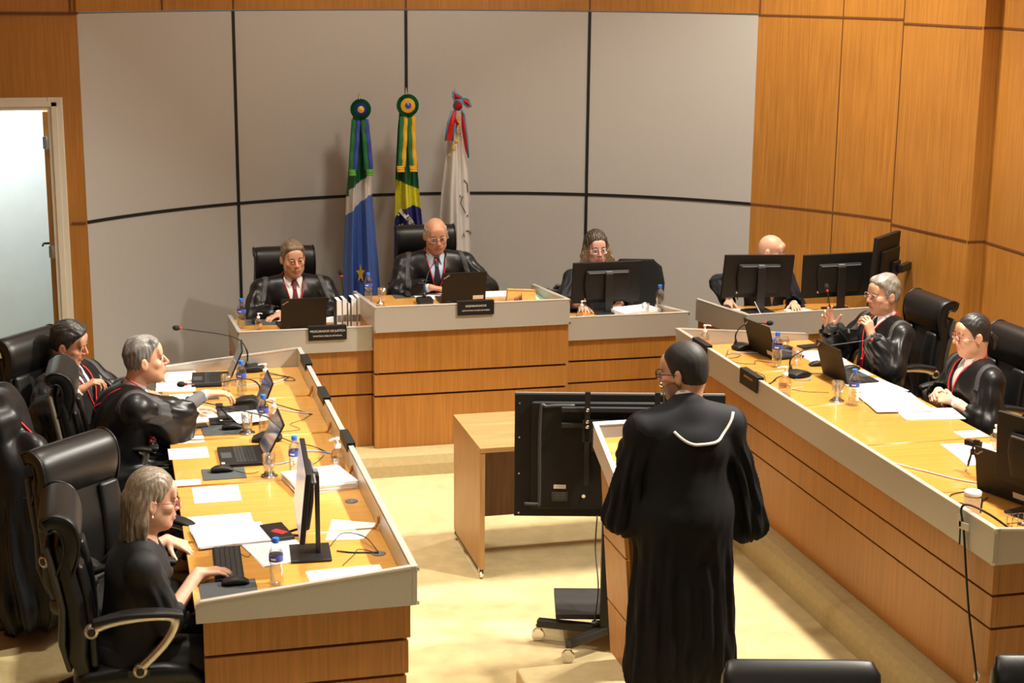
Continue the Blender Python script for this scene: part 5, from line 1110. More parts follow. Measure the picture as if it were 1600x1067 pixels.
# ================================================================== PEOPLE (implicit surfaces blended, then meshed)
def unit(v): v = np.asarray(v, float); return v/max(1e-9, np.linalg.norm(v))
def V3(*a): return np.array(a, float)
def rotm(yaw=0, pitch=0, roll=0):      # yaw about z (left +), pitch nod down +, roll tilt toward own right +
    return np.array((Matrix.Rotation(R(yaw), 3, 'Z') @ Matrix.Rotation(R(-pitch), 3, 'X') @ Matrix.Rotation(R(roll), 3, 'Y')))
class SD:
    def __init__(s, lo, hi, h):
        s.h = h; s.lo = np.asarray(lo, float); n = np.ceil((np.asarray(hi)-s.lo)/h).astype(int)+1
        s.ax = [s.lo[i] + h*np.arange(n[i]) for i in range(3)]; s.a = np.full(n, .12, np.float32)
    def blk(s, lo, hi, m):
        sl = []
        for i in range(3):
            a = max(0, int((lo[i]-m-s.lo[i])/s.h)); b = min(len(s.ax[i]), int((hi[i]+m-s.lo[i])/s.h)+2)
            if b <= a: return None
            sl.append(slice(a, b))
        X = s.ax[0][sl[0]][:, None, None]; Y = s.ax[1][sl[1]][None, :, None]; Z = s.ax[2][sl[2]][None, None, :]
        return tuple(sl), X, Y, Z
    def comb(s, sl, d, k, sub=False):
        a = s.a[sl]
        if sub:
            d = -d; k = max(k, 1e-4); h = np.clip(.5-.5*(d-a)/k, 0, 1); s.a[sl] = d + (a-d)*h + k*h*(1-h)
        else:
            k = max(k, 1e-4); h = np.clip(.5+.5*(d-a)/k, 0, 1); s.a[sl] = d + (a-d)*h - k*h*(1-h)
    def cap(s, a, b, ra, rb=None, k=.02, sub=False, fold=None, flat=None):
        a = V3(*a); b = V3(*b); rb = ra if rb is None else rb; rm = max(ra, rb)
        B = s.blk(np.minimum(a, b)-rm, np.maximum(a, b)+rm, k+.02)
        if B is None: return s
        sl, X, Y, Z = B; ba = b-a; L2 = max(1e-9, ba@ba)
        px, py, pz = X-a[0], Y-a[1], Z-a[2]
        t = np.clip((px*ba[0]+py*ba[1]+pz*ba[2])/L2, 0, 1); qx, qy, qz = px-t*ba[0], py-t*ba[1], pz-t*ba[2]
        if flat is not None:      # flat=(axis, factor): squash along a direction
            ax_, fc = unit(flat[0]), flat[1]; q = (qx*ax_[0]+qy*ax_[1]+qz*ax_[2])*(1/fc-1); qx, qy, qz = qx+q*ax_[0], qy+q*ax_[1], qz+q*ax_[2]
        r = ra+(rb-ra)*t
        if fold:
            d_ = unit(ba); u = unit(np.cross(d_, (0, 0, 1) if abs(d_[2]) < .8 else (0, 1, 0))); v = np.cross(d_, u)
            th = np.arctan2(qx*v[0]+qy*v[1]+qz*v[2], qx*u[0]+qy*u[1]+qz*u[2]); n, am, ph = fold[:3]
            fd_ = np.clip(t*3, 0, 1); r = r + fd_*(am*np.sin(n*th+ph+1.6*np.sin(5*t+ph)) + .5*am*np.sin(round(n*1.7)*th+2*ph+3*t))
        d = np.sqrt(qx*qx+qy*qy+qz*qz)-r
        if flat is not None: d = d*min(1, fc)
        s.comb(sl, d.astype(np.float32), k, sub); return s
    def ell(s, c, r, Rm=None, k=.02, sub=False):
        c = V3(*c); r = V3(*r); m = max(r) if Rm is not None else r
        B = s.blk(c-m, c+m, k+.02)
        if B is None: return s
        sl, X, Y, Z = B; p = [X-c[0], Y-c[1], Z-c[2]]
        if Rm is not None: p = [Rm[0, i]*p[0]+Rm[1, i]*p[1]+Rm[2, i]*p[2] for i in range(3)]
        k0 = np.sqrt((p[0]/r[0])**2+(p[1]/r[1])**2+(p[2]/r[2])**2); k1 = np.sqrt((p[0]/r[0]**2)**2+(p[1]/r[1]**2)**2+(p[2]/r[2]**2)**2)+1e-6
        s.comb(sl, (k0*(k0-1)/k1).astype(np.float32), k, sub); return s
    def full(s): return s.ax[0][:, None, None], s.ax[1][None, :, None], s.ax[2][None, None, :]
    def mesh(s, name, mats, parent, smooth=True, color=None, relax=1):
        a = np.clip(s.a, -.04, .04).astype(np.float32)
        a[0] = a[-1] = .04; a[:, 0] = a[:, -1] = .04; a[:, :, 0] = a[:, :, -1] = .04
        g = openvdb.FloatGrid(.04); g.copyFromArray(a); P, Q = g.convertToQuads(0.0)
        P = np.asarray(P, float)*s.h + s.lo; Q = np.asarray(Q)[:, ::-1]
        for _ in range(relax):      # one gentle smoothing pass
            acc = np.zeros_like(P); cnt = np.zeros(len(P))
            for i in range(4):
                np.add.at(acc, Q[:, i], P[Q[:, (i+1) % 4]]); np.add.at(cnt, Q[:, i], 1)
            P = .5*P + .5*acc/np.maximum(cnt, 1)[:, None]
        me = bpy.data.meshes.new(name); me.vertices.add(len(P)); me.vertices.foreach_set('co', P.astype(np.float32).ravel())
        me.loops.add(len(Q)*4); me.loops.foreach_set('vertex_index', Q.astype(np.int32).ravel()); me.polygons.add(len(Q))
        me.polygons.foreach_set('loop_start', np.arange(0, len(Q)*4, 4, dtype=np.int32)); me.update(calc_edges=True); me.validate()
        me.polygons.foreach_set('use_smooth', [True]*len(me.polygons))
        if color is not None:
            at = me.color_attributes.new('tint', 'FLOAT_COLOR', 'POINT'); c = np.ones((len(P), 4), np.float32); c[:, :3] = color(P); at.data.foreach_set('color', c.ravel())
        me.materials.append(M[mats] if isinstance(mats, str) else mats)
        o = bpy.data.objects.new(name, me); COL.objects.link(o); o.parent = parent
        return o
_mt, _nt, _b = nt_new('skin'); _at = _nt.nodes.new('ShaderNodeAttribute'); _at.attribute_name = 'tint'; _nt.links.new(_at.outputs['Color'], _b.inputs['Base Color'])
_b.inputs['Roughness'].default_value = .48; _b.inputs['Subsurface Weight'].default_value = .08; _b.inputs['Subsurface Scale'].default_value = .01; M['skin'] = _mt
def hair_mat(c1, c2, rough=.45, ombre=False):
    mt, nt, b = nt_new('hair'); N = nt.nodes; L = nt.links
    tc = N.new('ShaderNodeTexCoord'); mp = N.new('ShaderNodeMapping'); mp.inputs['Scale'].default_value = (150, 150, 22); L.new(tc.outputs['Object'], mp.inputs['Vector'])
    nz = N.new('ShaderNodeTexNoise'); nz.inputs['Scale'].default_value = 1.; nz.inputs['Detail'].default_value = 4; L.new(mp.outputs[0], nz.inputs['Vector'])
    rp = N.new('ShaderNodeValToRGB'); rp.color_ramp.elements[0].position = .2; rp.color_ramp.elements[1].position = .8; rp.color_ramp.elements[0].color = (*c1, 1); rp.color_ramp.elements[1].color = (*c2, 1)
    L.new(nz.outputs['Fac'], rp.inputs['Fac']); L.new(rp.outputs[0], b.inputs['Base Color']); b.inputs['Roughness'].default_value = rough
    if ombre:     # dyed lighter lengths, dark crown
        at = N.new('ShaderNodeAttribute'); at.attribute_name = 'tint'; mx = N.new('ShaderNodeMix'); mx.data_type = 'RGBA'; L.new(at.outputs['Fac'], mx.inputs[0]); mx.inputs[6].default_value = (*c1, 1); L.new(rp.outputs[0], mx.inputs[7]); L.new(mx.outputs[2], b.inputs['Base Color'])
    bp = N.new('ShaderNodeBump'); bp.inputs['Strength'].default_value = .35; bp.inputs['Distance'].default_value = .002; L.new(nz.outputs['Fac'], bp.inputs['Height']); L.new(bp.outputs[0], b.inputs['Normal'])
    return mt
CRAN = (V3(0, -.006, .036), V3(.073, .088, .080))
def ik(S, W, l1, l2, pole):
    d = W-S; L = np.linalg.norm(d); k = min(1.35, max(1., L/(l1+l2)*1.002)); l1 *= k; l2 *= k
    a = (l1*l1-l2*l2+L*L)/(2*L); h = math.sqrt(max(0, l1*l1-a*a)); dn = unit(d); p = unit(pole - dn*(pole@dn)); return S + dn*a + p*h
def person(label, head, rz, floor=0., lean=6, hp=(0, 0, 0), arms=None, skin=(.55, .30, .19), hs=1.12, girth=1.0, stand=False, hair=None, hairc=((.02, .015, .01), (.05, .04, .03)),
           dress='toga', shirt='shirt', tie='tie_dark', cord=True, suit='suit_black', glasses=None, mouth=0., jaw=1., brow=(.03, .02, .015), vox=.004, seed=1, wide=1., robe_mat='satin', neckf=0., beard=None, lips=None, rname='toga', earring=None, hairline=0., bald=False):
    rnd = random.Random(seed); Rz = np.array(Matrix.Rotation(R(rz), 3, 'Z')); RzT = Rz.T
    la = R(lean); sdir = V3(0, math.sin(la), math.cos(la)); fdir = V3(0, math.cos(la), -math.sin(la))
    na = la*.55 + R(6+neckf); nd = V3(0, math.sin(na), math.cos(na))
    H0 = sdir*.50 + nd*.155 + V3(0, .012, 0)
    pz = head[2]-floor - H0[2]
    org = V3(head[0], head[1], floor) - Rz @ V3(H0[0], H0[1], 0)
    P = V3(0, 0, pz); N_ = P + sdir*.50; Hc = P + H0
    o = thing('person', label, 'person', tuple(org), R(rz)); L_ = lambda p: RzT @ (V3(*p)-org)
    yaw, pit, rol = hp; Rh = rotm(yaw, pit, rol)
    hl = lambda x, y, z: Hc + Rh @ (V3(x, y, z)*hs)
    Sh = {'R': P + sdir*.430 + V3(.180*wide, 0, 0), 'L': P + sdir*.430 + V3(-.180*wide, 0, 0)}
    A = {}
    for sd_ in 'RL':
        a = arms[sd_]; W = L_(a['w']); S = Sh[sd_].copy(); sg = 1 if sd_ == 'R' else -1
        if 'sh' in a: S = S + V3(*a['sh'])
        E = ik(S, W, .285, .255, V3(*a.get('pole', (sg*.6, -.3, -.7))))
        fd = unit(RzT @ V3(*a['dir'])) if 'dir' in a else unit(W-E); pn = unit(RzT @ V3(*a.get('palm', (0, 0, -1)))); pn = unit(pn - fd*(pn@fd))
        A[sd_] = (S, E, W, fd, pn, a)
    pts = [Hc, P, N_] + [q for a in A.values() for q in a[:3]] + [a[2]+a[3]*.2 for a in A.values()]
    knee = {s: (V3(sg*.13, .42, pz-.03) if not stand else V3(sg*.11, .02, .48)) for s, sg in (('R', 1), ('L', -1))}
    foot = {s: (V3(sg*.13, .40, .07) if not stand else V3(sg*.11, .0, .07)) for s, sg in (('R', 1), ('L', -1))}
    pts += list(knee.values()) + list(foot.values())
    lo = np.min(pts, 0) - .17; hi = np.max(pts, 0) + .17; lo[2] = min(lo[2], 0.0) if True else lo[2]; lo[2] = 0.
    # ---------------- body: one continuous surface
    b = SD(lo, hi, vox); g = girth
    Rl = np.array(Matrix.Rotation(-la, 3, 'X'))
    def torso(q, off, k=.05, sh=True):
        q.ell(P + sdir*.02, (.165*g+off, .115*g+off, .12+off), Rl, k); q.ell(P + sdir*.16 + fdir*.02*g, (.150*g+off, .115*g+off, .15+off), Rl, k)
        q.ell(P + sdir*.33, (.165*wide+off, .112*g+off, .155+off), Rl, k)
        if sh:
            for s in 'RL':
                q.cap(N_ - sdir*.03 + (A[s][0]-N_)*.15, A[s][0]-sdir*.01, .050+off*.8, .046+off, k=.04)
    torso(b, 0)
    b.cap(N_ - sdir*.03, Hc + Rh @ V3(0, -.025, -.05), .056*(.5+.5*g), .053*hs*(.6+.4*g), .03)
    for s in 'RL':
        sg = 1 if s == 'R' else -1
        b.cap(P + V3(sg*.09, .0, -.02), knee[s], .085, .058, .04); b.cap(knee[s], foot[s], .055, .042, .02); b.cap(foot[s]+V3(0, -.03, -.02), foot[s]+V3(0, .15, -.03), .038, .032, .02)
        S, E, W, fd, pn, a = A[s]; b.cap(S, E, .050, .040, .03); b.cap(E, W, .040, .026, .015)
        # hand
        t = np.cross(pn, fd)*(-sg); cu = a.get('curl', (12, 18, 14)); sc = a.get('hs', 1.0); spl = a.get('splay', 5)
        T0 = W + fd*.02*sc
        for i, off in enumerate((.028, .0095, -.0095, -.027)):
            K = W + fd*(.088, .092, .088, .080)[i]*sc + t*off*sc; b.cap(W + fd*.012 + t*off*.55*sc, K, .0145*sc, .0115*sc, .010)
            sa = R((1.5-i)*spl); dv = unit(fd*math.cos(sa) + t*math.sin(sa)); p = K; ang_ = 0
            c = cu[i] if isinstance(cu[0], (tuple, list)) else tuple(x*(1+.12*i) for x in cu)
            for j, ln in enumerate(((.042, .025, .021), (.046, .029, .022), (.043, .027, .021), (.033, .021, .018))[i]):
                ang_ += R(c[j]); d2 = dv*math.cos(ang_) + pn*math.sin(ang_); q = p + d2*ln*sc; r0 = (.0092, .0082, .0074)[j]*sc*(.88 if i == 3 else 1); b.cap(p, q, r0, r0*.92, .004); p = q
        th = a.get('thumb', (.62, .70, .30)); p = W + fd*.022*sc + t*.018*sc + pn*.004; d2 = unit(fd*th[0]+t*th[1]+pn*th[2]); q = p + d2*.045*sc; b.cap(p, q, .016*sc, .012*sc, .012)
        d3 = unit(d2 + fd*.35 + pn*a.get('tb', .15)); p2 = q + d3*.032*sc; b.cap(q, p2, .0112*sc, .010*sc, .004); b.cap(p2, p2 + unit(d3+fd*.2)*.024*sc, .0098*sc, .0085*sc, .004)
        b.cap(E + (W-E)*.85, W + fd*.02, .026*sc, .024*sc, .01, flat=(pn, .75))
    # head
    def he(c, r, k=.015, sub=False, q=b): q.ell(hl(*c), V3(*r)*hs, Rh, k*hs, sub)
    def hc_(a, c, ra, rb, k=.008, sub=False, q=b): q.cap(hl(*a), hl(*c), ra*hs, rb*hs, k*hs, sub)
    he(CRAN[0], CRAN[1], .03); he((0, -.030, -.008), (.060, .056, .058), .03)
    he((0, .030, -.042), (.056*jaw, .058, .078), .03); he((0, .058, -.099), (.027*jaw, .026, .021), .03)
    for s in (-1, 1):
        he((s*.040*jaw, .020, -.066), (.016, .032, .026), .03); he((s*.041, .058, -.022), (.021, .022, .018), .02)
    hc_((-.036, .078, .022), (.036, .078, .022), .011, .011, .015); he((0, .074, .048), (.048, .018, .030), .02)
    for s in (-1, 1): he((s*.031, .098, .001), (.017, .017, .012), .008, True)
    hc_((0, .086, .012), (0, .108, -.026), .0075, .0105, .010); he((0, .106, -.031), (.011, .011, .009), .006)
    for s in (-1, 1): he((s*.0125, .096, -.033), (.0075, .010, .007), .005)
    he((0, .082, -.058), (.026, .014, .022), .015)
    if mouth: he((0, .100, -.068), (.017, .014, .004+.007*mouth), .003, True)
    zl = -.062+.004*mouth; zlo = -.075-.006*mouth
    hc_((-.017, .090, zl), (0, .0965, zl+.001), .0028, .0036, .003); hc_((.017, .090, zl), (0, .0965, zl+.001), .0028, .0036, .003)
    hc_((-.014, .089, zlo), (0, .0935, zlo), .0032, .0045, .003); hc_((.014, .089, zlo), (0, .0935, zlo), .0032, .0045, .003)
    if not mouth: hc_((-.022, .092, -.0685), (.022, .092, -.0685), .0018, .0018, .002, True)
    for s in (-1, 1):
        b.ell(hl(s*.077, -.006, -.006), V3(.009, .019, .031)*hs, Rh @ np.array(Matrix.Rotation(R(s*22), 3, 'Z')), .006*hs); he((s*.088, -.004, -.002), (.005, .010, .017), .004, True)
        hc_((s*.018, .0875, .0095), (s*.031, .0915, .0112), .0038, .0042, .003); hc_((s*.031, .0915, .0112), (s*.045, .0825, .0070), .0042, .0038, .003)
        hc_((s*.019, .0870, -.0095), (s*.043, .0830, -.0088), .0034, .0032, .003)
    sk = np.array(skin); lp = np.array(lips) if lips else sk*np.array([.80, .58, .56])
    def tint(Pn):
        q = (Pn - Hc) @ Rh / hs; c = np.tile(sk, (len(Pn), 1))
        nz = .5+.5*np.sin(q[:, 0]*60+1.3)*np.sin(q[:, 1]*45+2)*np.sin(q[:, 2]*70+seed); c *= (.94+.12*nz)[:, None]
        m_ = np.exp(-((q[:, 0]/.045)**2+((q[:, 2]+.02)/.03)**2)) * (q[:, 1] > .05); c = c*(1-.18*m_[:, None]*np.array([0, 1, 1]))
        dl = (np.abs(q[:, 0]) < .021) & (q[:, 2] < zl+.0055) & (q[:, 2] > zlo-.006) & (q[:, 1] > .082) & (q[:, 1] < .12); c[dl] = lp
        if mouth: dm = (np.abs(q[:, 0]) < .016) & (q[:, 2] < zl-.003) & (q[:, 2] > zlo+.003) & (q[:, 1] > .06) & (q[:, 1] < .091); c[dm] = lp*.3
        if beard: 
            bd = (q[:, 2] < -.028-.35*np.maximum(0, q[:, 1]-.03)) & (q[:, 1] > -.012) & (q[:, 2] > -.13) & (Pn[:, 2] > N_[2]-.02) & ~dl; c[bd] = c[bd]*.35 + np.array(beard)*.65
        return c
    b.mesh('body', 'skin', o, color=tint)
    # eyes, brows
    Rhm = Matrix(Rh.tolist())
    for s in (-1, 1):
        e = MB(); c = hl(s*.031, .0800, .001); e.lathe([(.0001, -.0115*hs)]+[(.0115*hs*math.cos(R(q)), .0115*hs*math.sin(R(q))) for q in range(-80, 81, 16)]+[(.0001, .0115*hs)], tuple(c), 16)
        ir = MB(); gz = Vector((0, 1, 0)); ir.lathe([(.0001, .0124*hs), (.0030*hs, .0121*hs), (.0052*hs, .0108*hs), (.0054*hs, .010*hs)], tuple(c), 14, T=Rhm @ Matrix.Rotation(R(-90), 3, 'X'))
        eo = e.build('eye', 'eye_white', o, smooth=True); ir.build('iris', 'iris', eo, smooth=True)
        bm_ = MB(); bm_.tube([Vector(hl(s*.014, .0905, .021)), Vector(hl(s*.026, .0935, .0265)), Vector(hl(s*.040, .0865, .026)), Vector(hl(s*.050, .075, .020))], [.0022, .0034, .003, .0012], 8)
        bm_.build('eyebrow', mat('brow', brow, .7), o, smooth=True)
    # hair
    if hair:
        lo_ = Hc-.17; hi_ = Hc+.17
        if hair in ('long', 'wavy'): lo_ = Hc - V3(.2, .2, .30)
        h = SD(lo_, hi_, .0028); X, Y, Z = h.full(); q = [X-Hc[0], Y-Hc[1], Z-Hc[2]]
        x = (Rh[0, 0]*q[0]+Rh[1, 0]*q[1]+Rh[2, 0]*q[2])/hs; y = (Rh[0, 1]*q[0]+Rh[1, 1]*q[1]+Rh[2, 1]*q[2])/hs; z = (Rh[0, 2]*q[0]+Rh[1, 2]*q[1]+Rh[2, 2]*q[2])/hs
        th = {'short': .009, 'full': .014, 'crop': .011, 'fringe': .007, 'long': .012, 'wavy': .022, 'tied': .010}[hair]
        hq = lambda c, r, k=.015: h.ell(hl(*c), V3(*r)*hs, Rh, k)
        hq(CRAN[0] + V3(0, -.002, .004), CRAN[1] + V3(th*.55, th*.5, th)); hq((0, -.032, -.012), (.060+th*.5, .056+th*.5, .060), .03)
        if hair in ('full', 'short'): h.cap(hl(-.042, .050, .084), hl(.036, .056, .088), .020*hs, .018*hs, .025)
        yk = np.array([-.2, -.06, -.028, -.016, .018, .032, .05, .066, .085, .2]); zk = np.array([-.078, -.074, -.058, -.012, -.020, .022, .052, .066+hairline, .078+hairline, .09+hairline])
        if hair == 'fringe': zk = np.array([-.082, -.078, -.062, -.012, -.018, .03, .09, .2, .2, .2])
        if hair in ('long', 'wavy'): zk = np.array([-.5, -.5, -.5, -.5, -.10, -.03, .044, .062, .074, .088]) if hair == 'wavy' else np.array([-.5, -.5, -.5, -.018, -.015, .018, .046, .062, .074, .088])
        zm = np.interp(y, yk, zk)
        if hair in ('long', 'wavy'):
            yo = -.032 if hair == 'long' else 0
            for s in (-1, 1):
                h.cap(hl(s*.062, .012+yo, .02), hl(s*.070, .0+yo, -.08), .020*hs, .025*hs, .02); h.cap(hl(s*.070, .0+yo, -.08), hl(s*.072, .005+yo if hair == 'long' else .03, -.16), .026*hs, .020*hs, .03)
                h.cap(hl(s*.040, -.050, .0), hl(s*.055, -.065, -.15), .040*hs, .028*hs, .03)
                if hair == 'wavy': h.cap(hl(s*.082, .0, .0), hl(s*.100, .02, -.10), .022*hs, .028*hs, .03); h.cap(hl(s*.100, .02, -.10), hl(s*.125, .03, -.185), .026*hs, .022*hs, .03); h.cap(hl(s*.07, .04, -.10), hl(s*.09, .05, -.19), .018*hs, .02*hs, .02)
            h.cap(hl(0, -.070, .0), hl(0, -.085, -.16), .045*hs, .03*hs, .03)
        rr = .0010 if hair not in ('wavy', 'long') else (.0022 if hair == 'wavy' else .0012)
        phi = np.arctan2(x, y)
        dsp = rr*np.sin(26*phi+3*np.sin(z*(55 if hair == 'wavy' else 24))+seed)*np.clip((.10-z)/.06, 0, 1) + rr*.8*np.sin(430*x+60*y+2*np.sin(60*y)) + rr*.5*np.sin(170*x-120*y+90*z)
        dsp = dsp + (.0016 if hair in ('short', 'full') else 0)*(np.sin(95*x+70*y+40*z+seed)+np.sin(60*y-110*z+2*seed)+.7*np.sin(140*x-60*z))*np.clip((z-.01)/.04, 0, 1)
        if hair == 'crop': dsp = dsp*.12
        if hair == 'wavy': dsp = dsp + .005*np.sin(z*85+5*phi)*np.clip((-.0-z)/.05, 0, 1)
        a_ = h.a + dsp.astype(np.float32)*hs
        cut = (zm - z)*hs*.8
        k = .006; hh = np.clip(.5-.5*(cut-a_)/k, 0, 1); a_ = cut + (a_-cut)*hh + k*hh*(1-hh)
        if hair in ('long', 'wavy'):       # keep the face free
            fc = np.sqrt((x/.060)**2+((y-.085)/.085)**2+((z+.045)/(.105))**2)-1; cut = -fc*.06*hs; a_ = np.maximum(a_, cut)
        if hair == 'fringe': a_ = np.maximum(a_, (z-.060-.25*np.maximum(0, -y-.03))*hs*.7)
        ear = np.sqrt(((np.abs(x)-.085)/.022)**2+((y+.004)/.024)**2+((z+.008)/.034)**2)-1
        if hair not in ('long', 'wavy'): a_ = np.maximum(a_, -ear*.02*hs)
        h.a = a_.astype(np.float32)
        ho = h.mesh('hair', hair_mat(*hairc, rough=.6 if hair == 'crop' else .42, ombre=hair == 'wavy'), o, color=(lambda Pn: np.repeat(np.clip((.045-((Pn-Hc) @ Rh)[:, 2]/hs)/.08, 0, 1)[:, None], 3, 1)) if hair == 'wavy' else None)
        if hair == 'tied':
            t_ = MB(); t_.sweep([Vector(hl(0, -.10, .0)), Vector(hl(0, -.125, -.03)), Vector(hl(0, -.12, -.09))], [.05, .06, .03], [.03, .04, .02], n=14, side=tuple(Rh[:, 0])); t_.build('hair_knot', ho.data.materials[0], ho, smooth=True)
    if beard == 'x': pass
    # glasses
    if glasses:
        gm = M[glasses]; g_ = MB()
        for s in (-1, 1):
            ring = [Vector(hl(s*.033 + .0235*math.copysign(abs(math.cos(R(a)))**.7, math.cos(R(a))), .1035 - 1.6*max(0, abs(s*.033+.0235*math.cos(R(a)))-.03)**2*4, .001 + .0165*math.copysign(abs(math.sin(R(a)))**.7, math.sin(R(a))))) for a in range(0, 361, 15)]
            g_.tube(ring, .0014*hs if glasses != 'frame_black' else .0024*hs, 6, cap=False)
            g_.tube([Vector(hl(s*.0565, .099, .006)), Vector(hl(s*.074, .085, .006)), Vector(hl(s*.081, .0, .006)), Vector(hl(s*.079, -.018, -.008))], .0017*hs if glasses != 'frame_black' else .0026*hs, 6)
        g_.tube([Vector(hl(-.012, .104, .003)), Vector(hl(0, .107, .005)), Vector(hl(.012, .104, .003))], .0016*hs, 6)
        go = g_.build('glasses', glasses, o, smooth=True)
        for s in (-1, 1):
            ln_ = MB(); ring = [Vector(hl(s*.032 + .020*math.cos(R(a)), .103, -.002 + .0145*math.sin(R(a)))) for a in range(0, 360, 24)]; ln_.add(ring, [tuple(range(len(ring)))]); ln_.build('lens', 'lens', go)
    if earring:
        for s in (-1, 1): e = MB(); e.lathe([(.001, -.008), (.004, -.004), (.0045, 0), (.003, .004), (.001, .006)], tuple(hl(s*.084, -.004, -.045)), 10); e.tube([Vector(hl(s*.083, -.004, -.034)), Vector(hl(s*.084, -.004, -.045))], .001, 5); e.build('earring', earring, o, smooth=True)
    # ---------------- clothing
    def bvh(ob): return BVHTree.FromPolygons([v.co.copy() for v in ob.data.vertices], [tuple(p.vertices) for p in ob.data.polygons])
    def onto(tree, p, off=.003, d=None):
        f_ = Vector(fdir if d is None else d); hit = tree.ray_cast(Vector(p) + f_*.19, -f_, 1.0)
        nr = None if hit[0] else tree.find_nearest(Vector(p) + f_*.10)
        return (hit[0] + f_*off) if hit[0] else nr[0] + nr[1]*off
    Vd = .27 if dress != 'blouse' else .12
    def wedge(q, w0, ex=0., dep=0.02, vd=None):
        vd = vd or Vd; X, Y, Z = q.full(); u = (X-N_[0]); up = (Y-N_[1])*sdir[1]+(Z-N_[2])*sdir[2]; fw = (Y-N_[1])*fdir[1]+(Z-N_[2])*fdir[2]
        wd = (w0*(1+(up-.0)/vd)+ex); d = np.maximum(np.maximum((np.abs(u)-wd)*.95, up-.07), dep-fw); return d.astype(np.float32)
    cuffs = {}
    # jacket / blouse sleeves under the robe, shirt cuffs
    for s in 'RL':
        S, E, W, fd, pn, a = A[s]; sg = 1 if s == 'R' else -1
        if dress == 'blouse': continue
        q = SD(np.minimum(np.minimum(E, W), S)-.1, np.maximum(np.maximum(E, W), S)+.1, .005); q.cap(S+(E-S)*.3, E, .054, .047, .02); fw_ = unit(W-E); Ln = np.linalg.norm(W-E)
        q.cap(E, E+fw_*(Ln-.012-a.get('cuffback', 0)), .043, .034, .01, fold=(3, .002, seed)); X, Y, Z = q.full(); pl = (X-W[0])*fw_[0]+(Y-W[1])*fw_[1]+(Z-W[2])*fw_[2]
        q2 = q.a.copy(); q.a = np.maximum(q.a, (pl+.028+a.get('cuffback', 0)).astype(np.float32)); q.mesh('jacket_sleeve', suit, o)
        q = SD(W-.09, W+.09, .004); q.cap(W-fw_*.07, W-fw_*.0, .032, .031, .005); X, Y, Z = q.full(); pl = (X-W[0])*fw_[0]+(Y-W[1])*fw_[1]+(Z-W[2])*fw_[2]
        q.a = np.maximum(q.a, (np.abs(pl+.03+a.get('cuffback', 0)*.4)-.022-a.get('cuffback', 0)*.6).astype(np.float32)); q.mesh('shirt_cuff', shirt, o)
    if dress in ('toga', 'gown'):
        r_ = SD(lo-.06, hi+.06, .007); off = .028
        torso(r_, off, k=.06)
        for s in 'RL':
            sg = 1 if s == 'R' else -1; S, E, W, fd, pn, a = A[s]; fw_ = unit(W-E); Ln = np.linalg.norm(W-E)
            C_ = E + fw_*Ln*a.get('slv', .62)
            r_.cap(S+(E-S)*.12, E, .060, .084, .07, fold=(9, .006, seed+sg)); r_.cap(E, C_, .084, .080, .03, fold=(7, .006, seed+2*sg))
            if 'bell' in a:
                bx_, by_, bz_, br_ = a['bell']; B_ = S+V3(bx_, by_, bz_); r_.cap(S+(B_-S)*.1, B_, .062, br_, .05, fold=(8, .009, seed+sg), flat=((0, 1, 0), .9))
            if a.get('drop', .0): dd = V3(sg*a.get('flare', 0), 0, -a['drop']); r_.cap(E, E+dd, .078, .070, .06, fold=(6, .007, seed)); r_.cap((E+S)/2, E+dd*.9, .07, .06, .06); r_.cap((E+C_)/2, (E+C_)/2+dd*.8, .062, .055, .06, fold=(6, .006, seed+1)); r_.cap(C_-fw_*.02, C_-fw_*.02+dd*.55, .048, .04, .05)
            if not stand:
                r_.cap(P+V3(sg*.08, -.02, 0), knee[s]+V3(0, .02, 0), .115, .095, .06, fold=(8, .006, seed)); r_.cap(knee[s], foot[s]+V3(0, .02, .12), .095, .11, .05, fold=(9, .01, seed))
        if stand:
            q0 = P + V3(0, -.0, 0); r_.cap(P+sdir*.1, V3(0, .0, .28), .15, .17, .08, fold=(15, .009, seed), flat=((0, 1, 0), .78))
            for s, sg in (('R', 1), ('L', -1)): r_.cap(P+V3(sg*.08, 0, 0), V3(sg*.13, 0, .25), .13, .13, .06, fold=(11, .01, seed+sg))
        X, Y, Z = r_.full()
        fo_ = .5*np.sin(38*X+14*Y+3*np.sin(9*Z+2*X)+seed)+.5*np.sin(24*X-30*Y+8*Z+2.5*np.sin(7*Z+seed)) + .35*np.sin(55*X+40*Y-30*Z+2*np.sin(20*X+seed))
        up = (Y-N_[1])*sdir[1]+(Z-N_[2])*sdir[2]; r_.a += ((.0045 if robe_mat == 'satin' else .004)*fo_*np.clip((.02-up)/.12, .15, 1)).astype(np.float32)
        base_a = r_.a.copy()
        r_.cap(N_-sdir*.0-fdir*.0, Hc+Rh @ V3(0, -.02, 0), .066, .09, .015, sub=True)
        if dress == 'toga':
            d = wedge(r_, .072); r_.a = np.maximum(r_.a, -d)
        for s in 'RL':
            S, E, W, fd, pn, a = A[s]; fw_ = unit(W-E); Ln = np.linalg.norm(W-E); C_ = E + fw_*Ln*a.get('slv', .62)
            r_.cap(C_-fw_*.025, W+fw_*.02, .052, .064, .01, sub=True, flat=None)
            pl = ((X-C_[0])*fw_[0]+(Y-C_[1])*fw_[1]+(Z-C_[2])*fw_[2]); 
        r_.a = np.maximum(r_.a, (.05-Z).astype(np.float32)*np.float32(1))
        if dress == 'gown':      # the gown hangs below the suit shoulders at the back
            zc = N_[2]-.118+.22*np.clip((np.abs(X-.03)-.03)/.19, 0, 1)**2.2
            r_.a = np.maximum(r_.a, np.where(Y < .10, Z-zc, -1).astype(np.float32))
        ro = r_.mesh(rname, robe_mat, o); tr = bvh(ro)
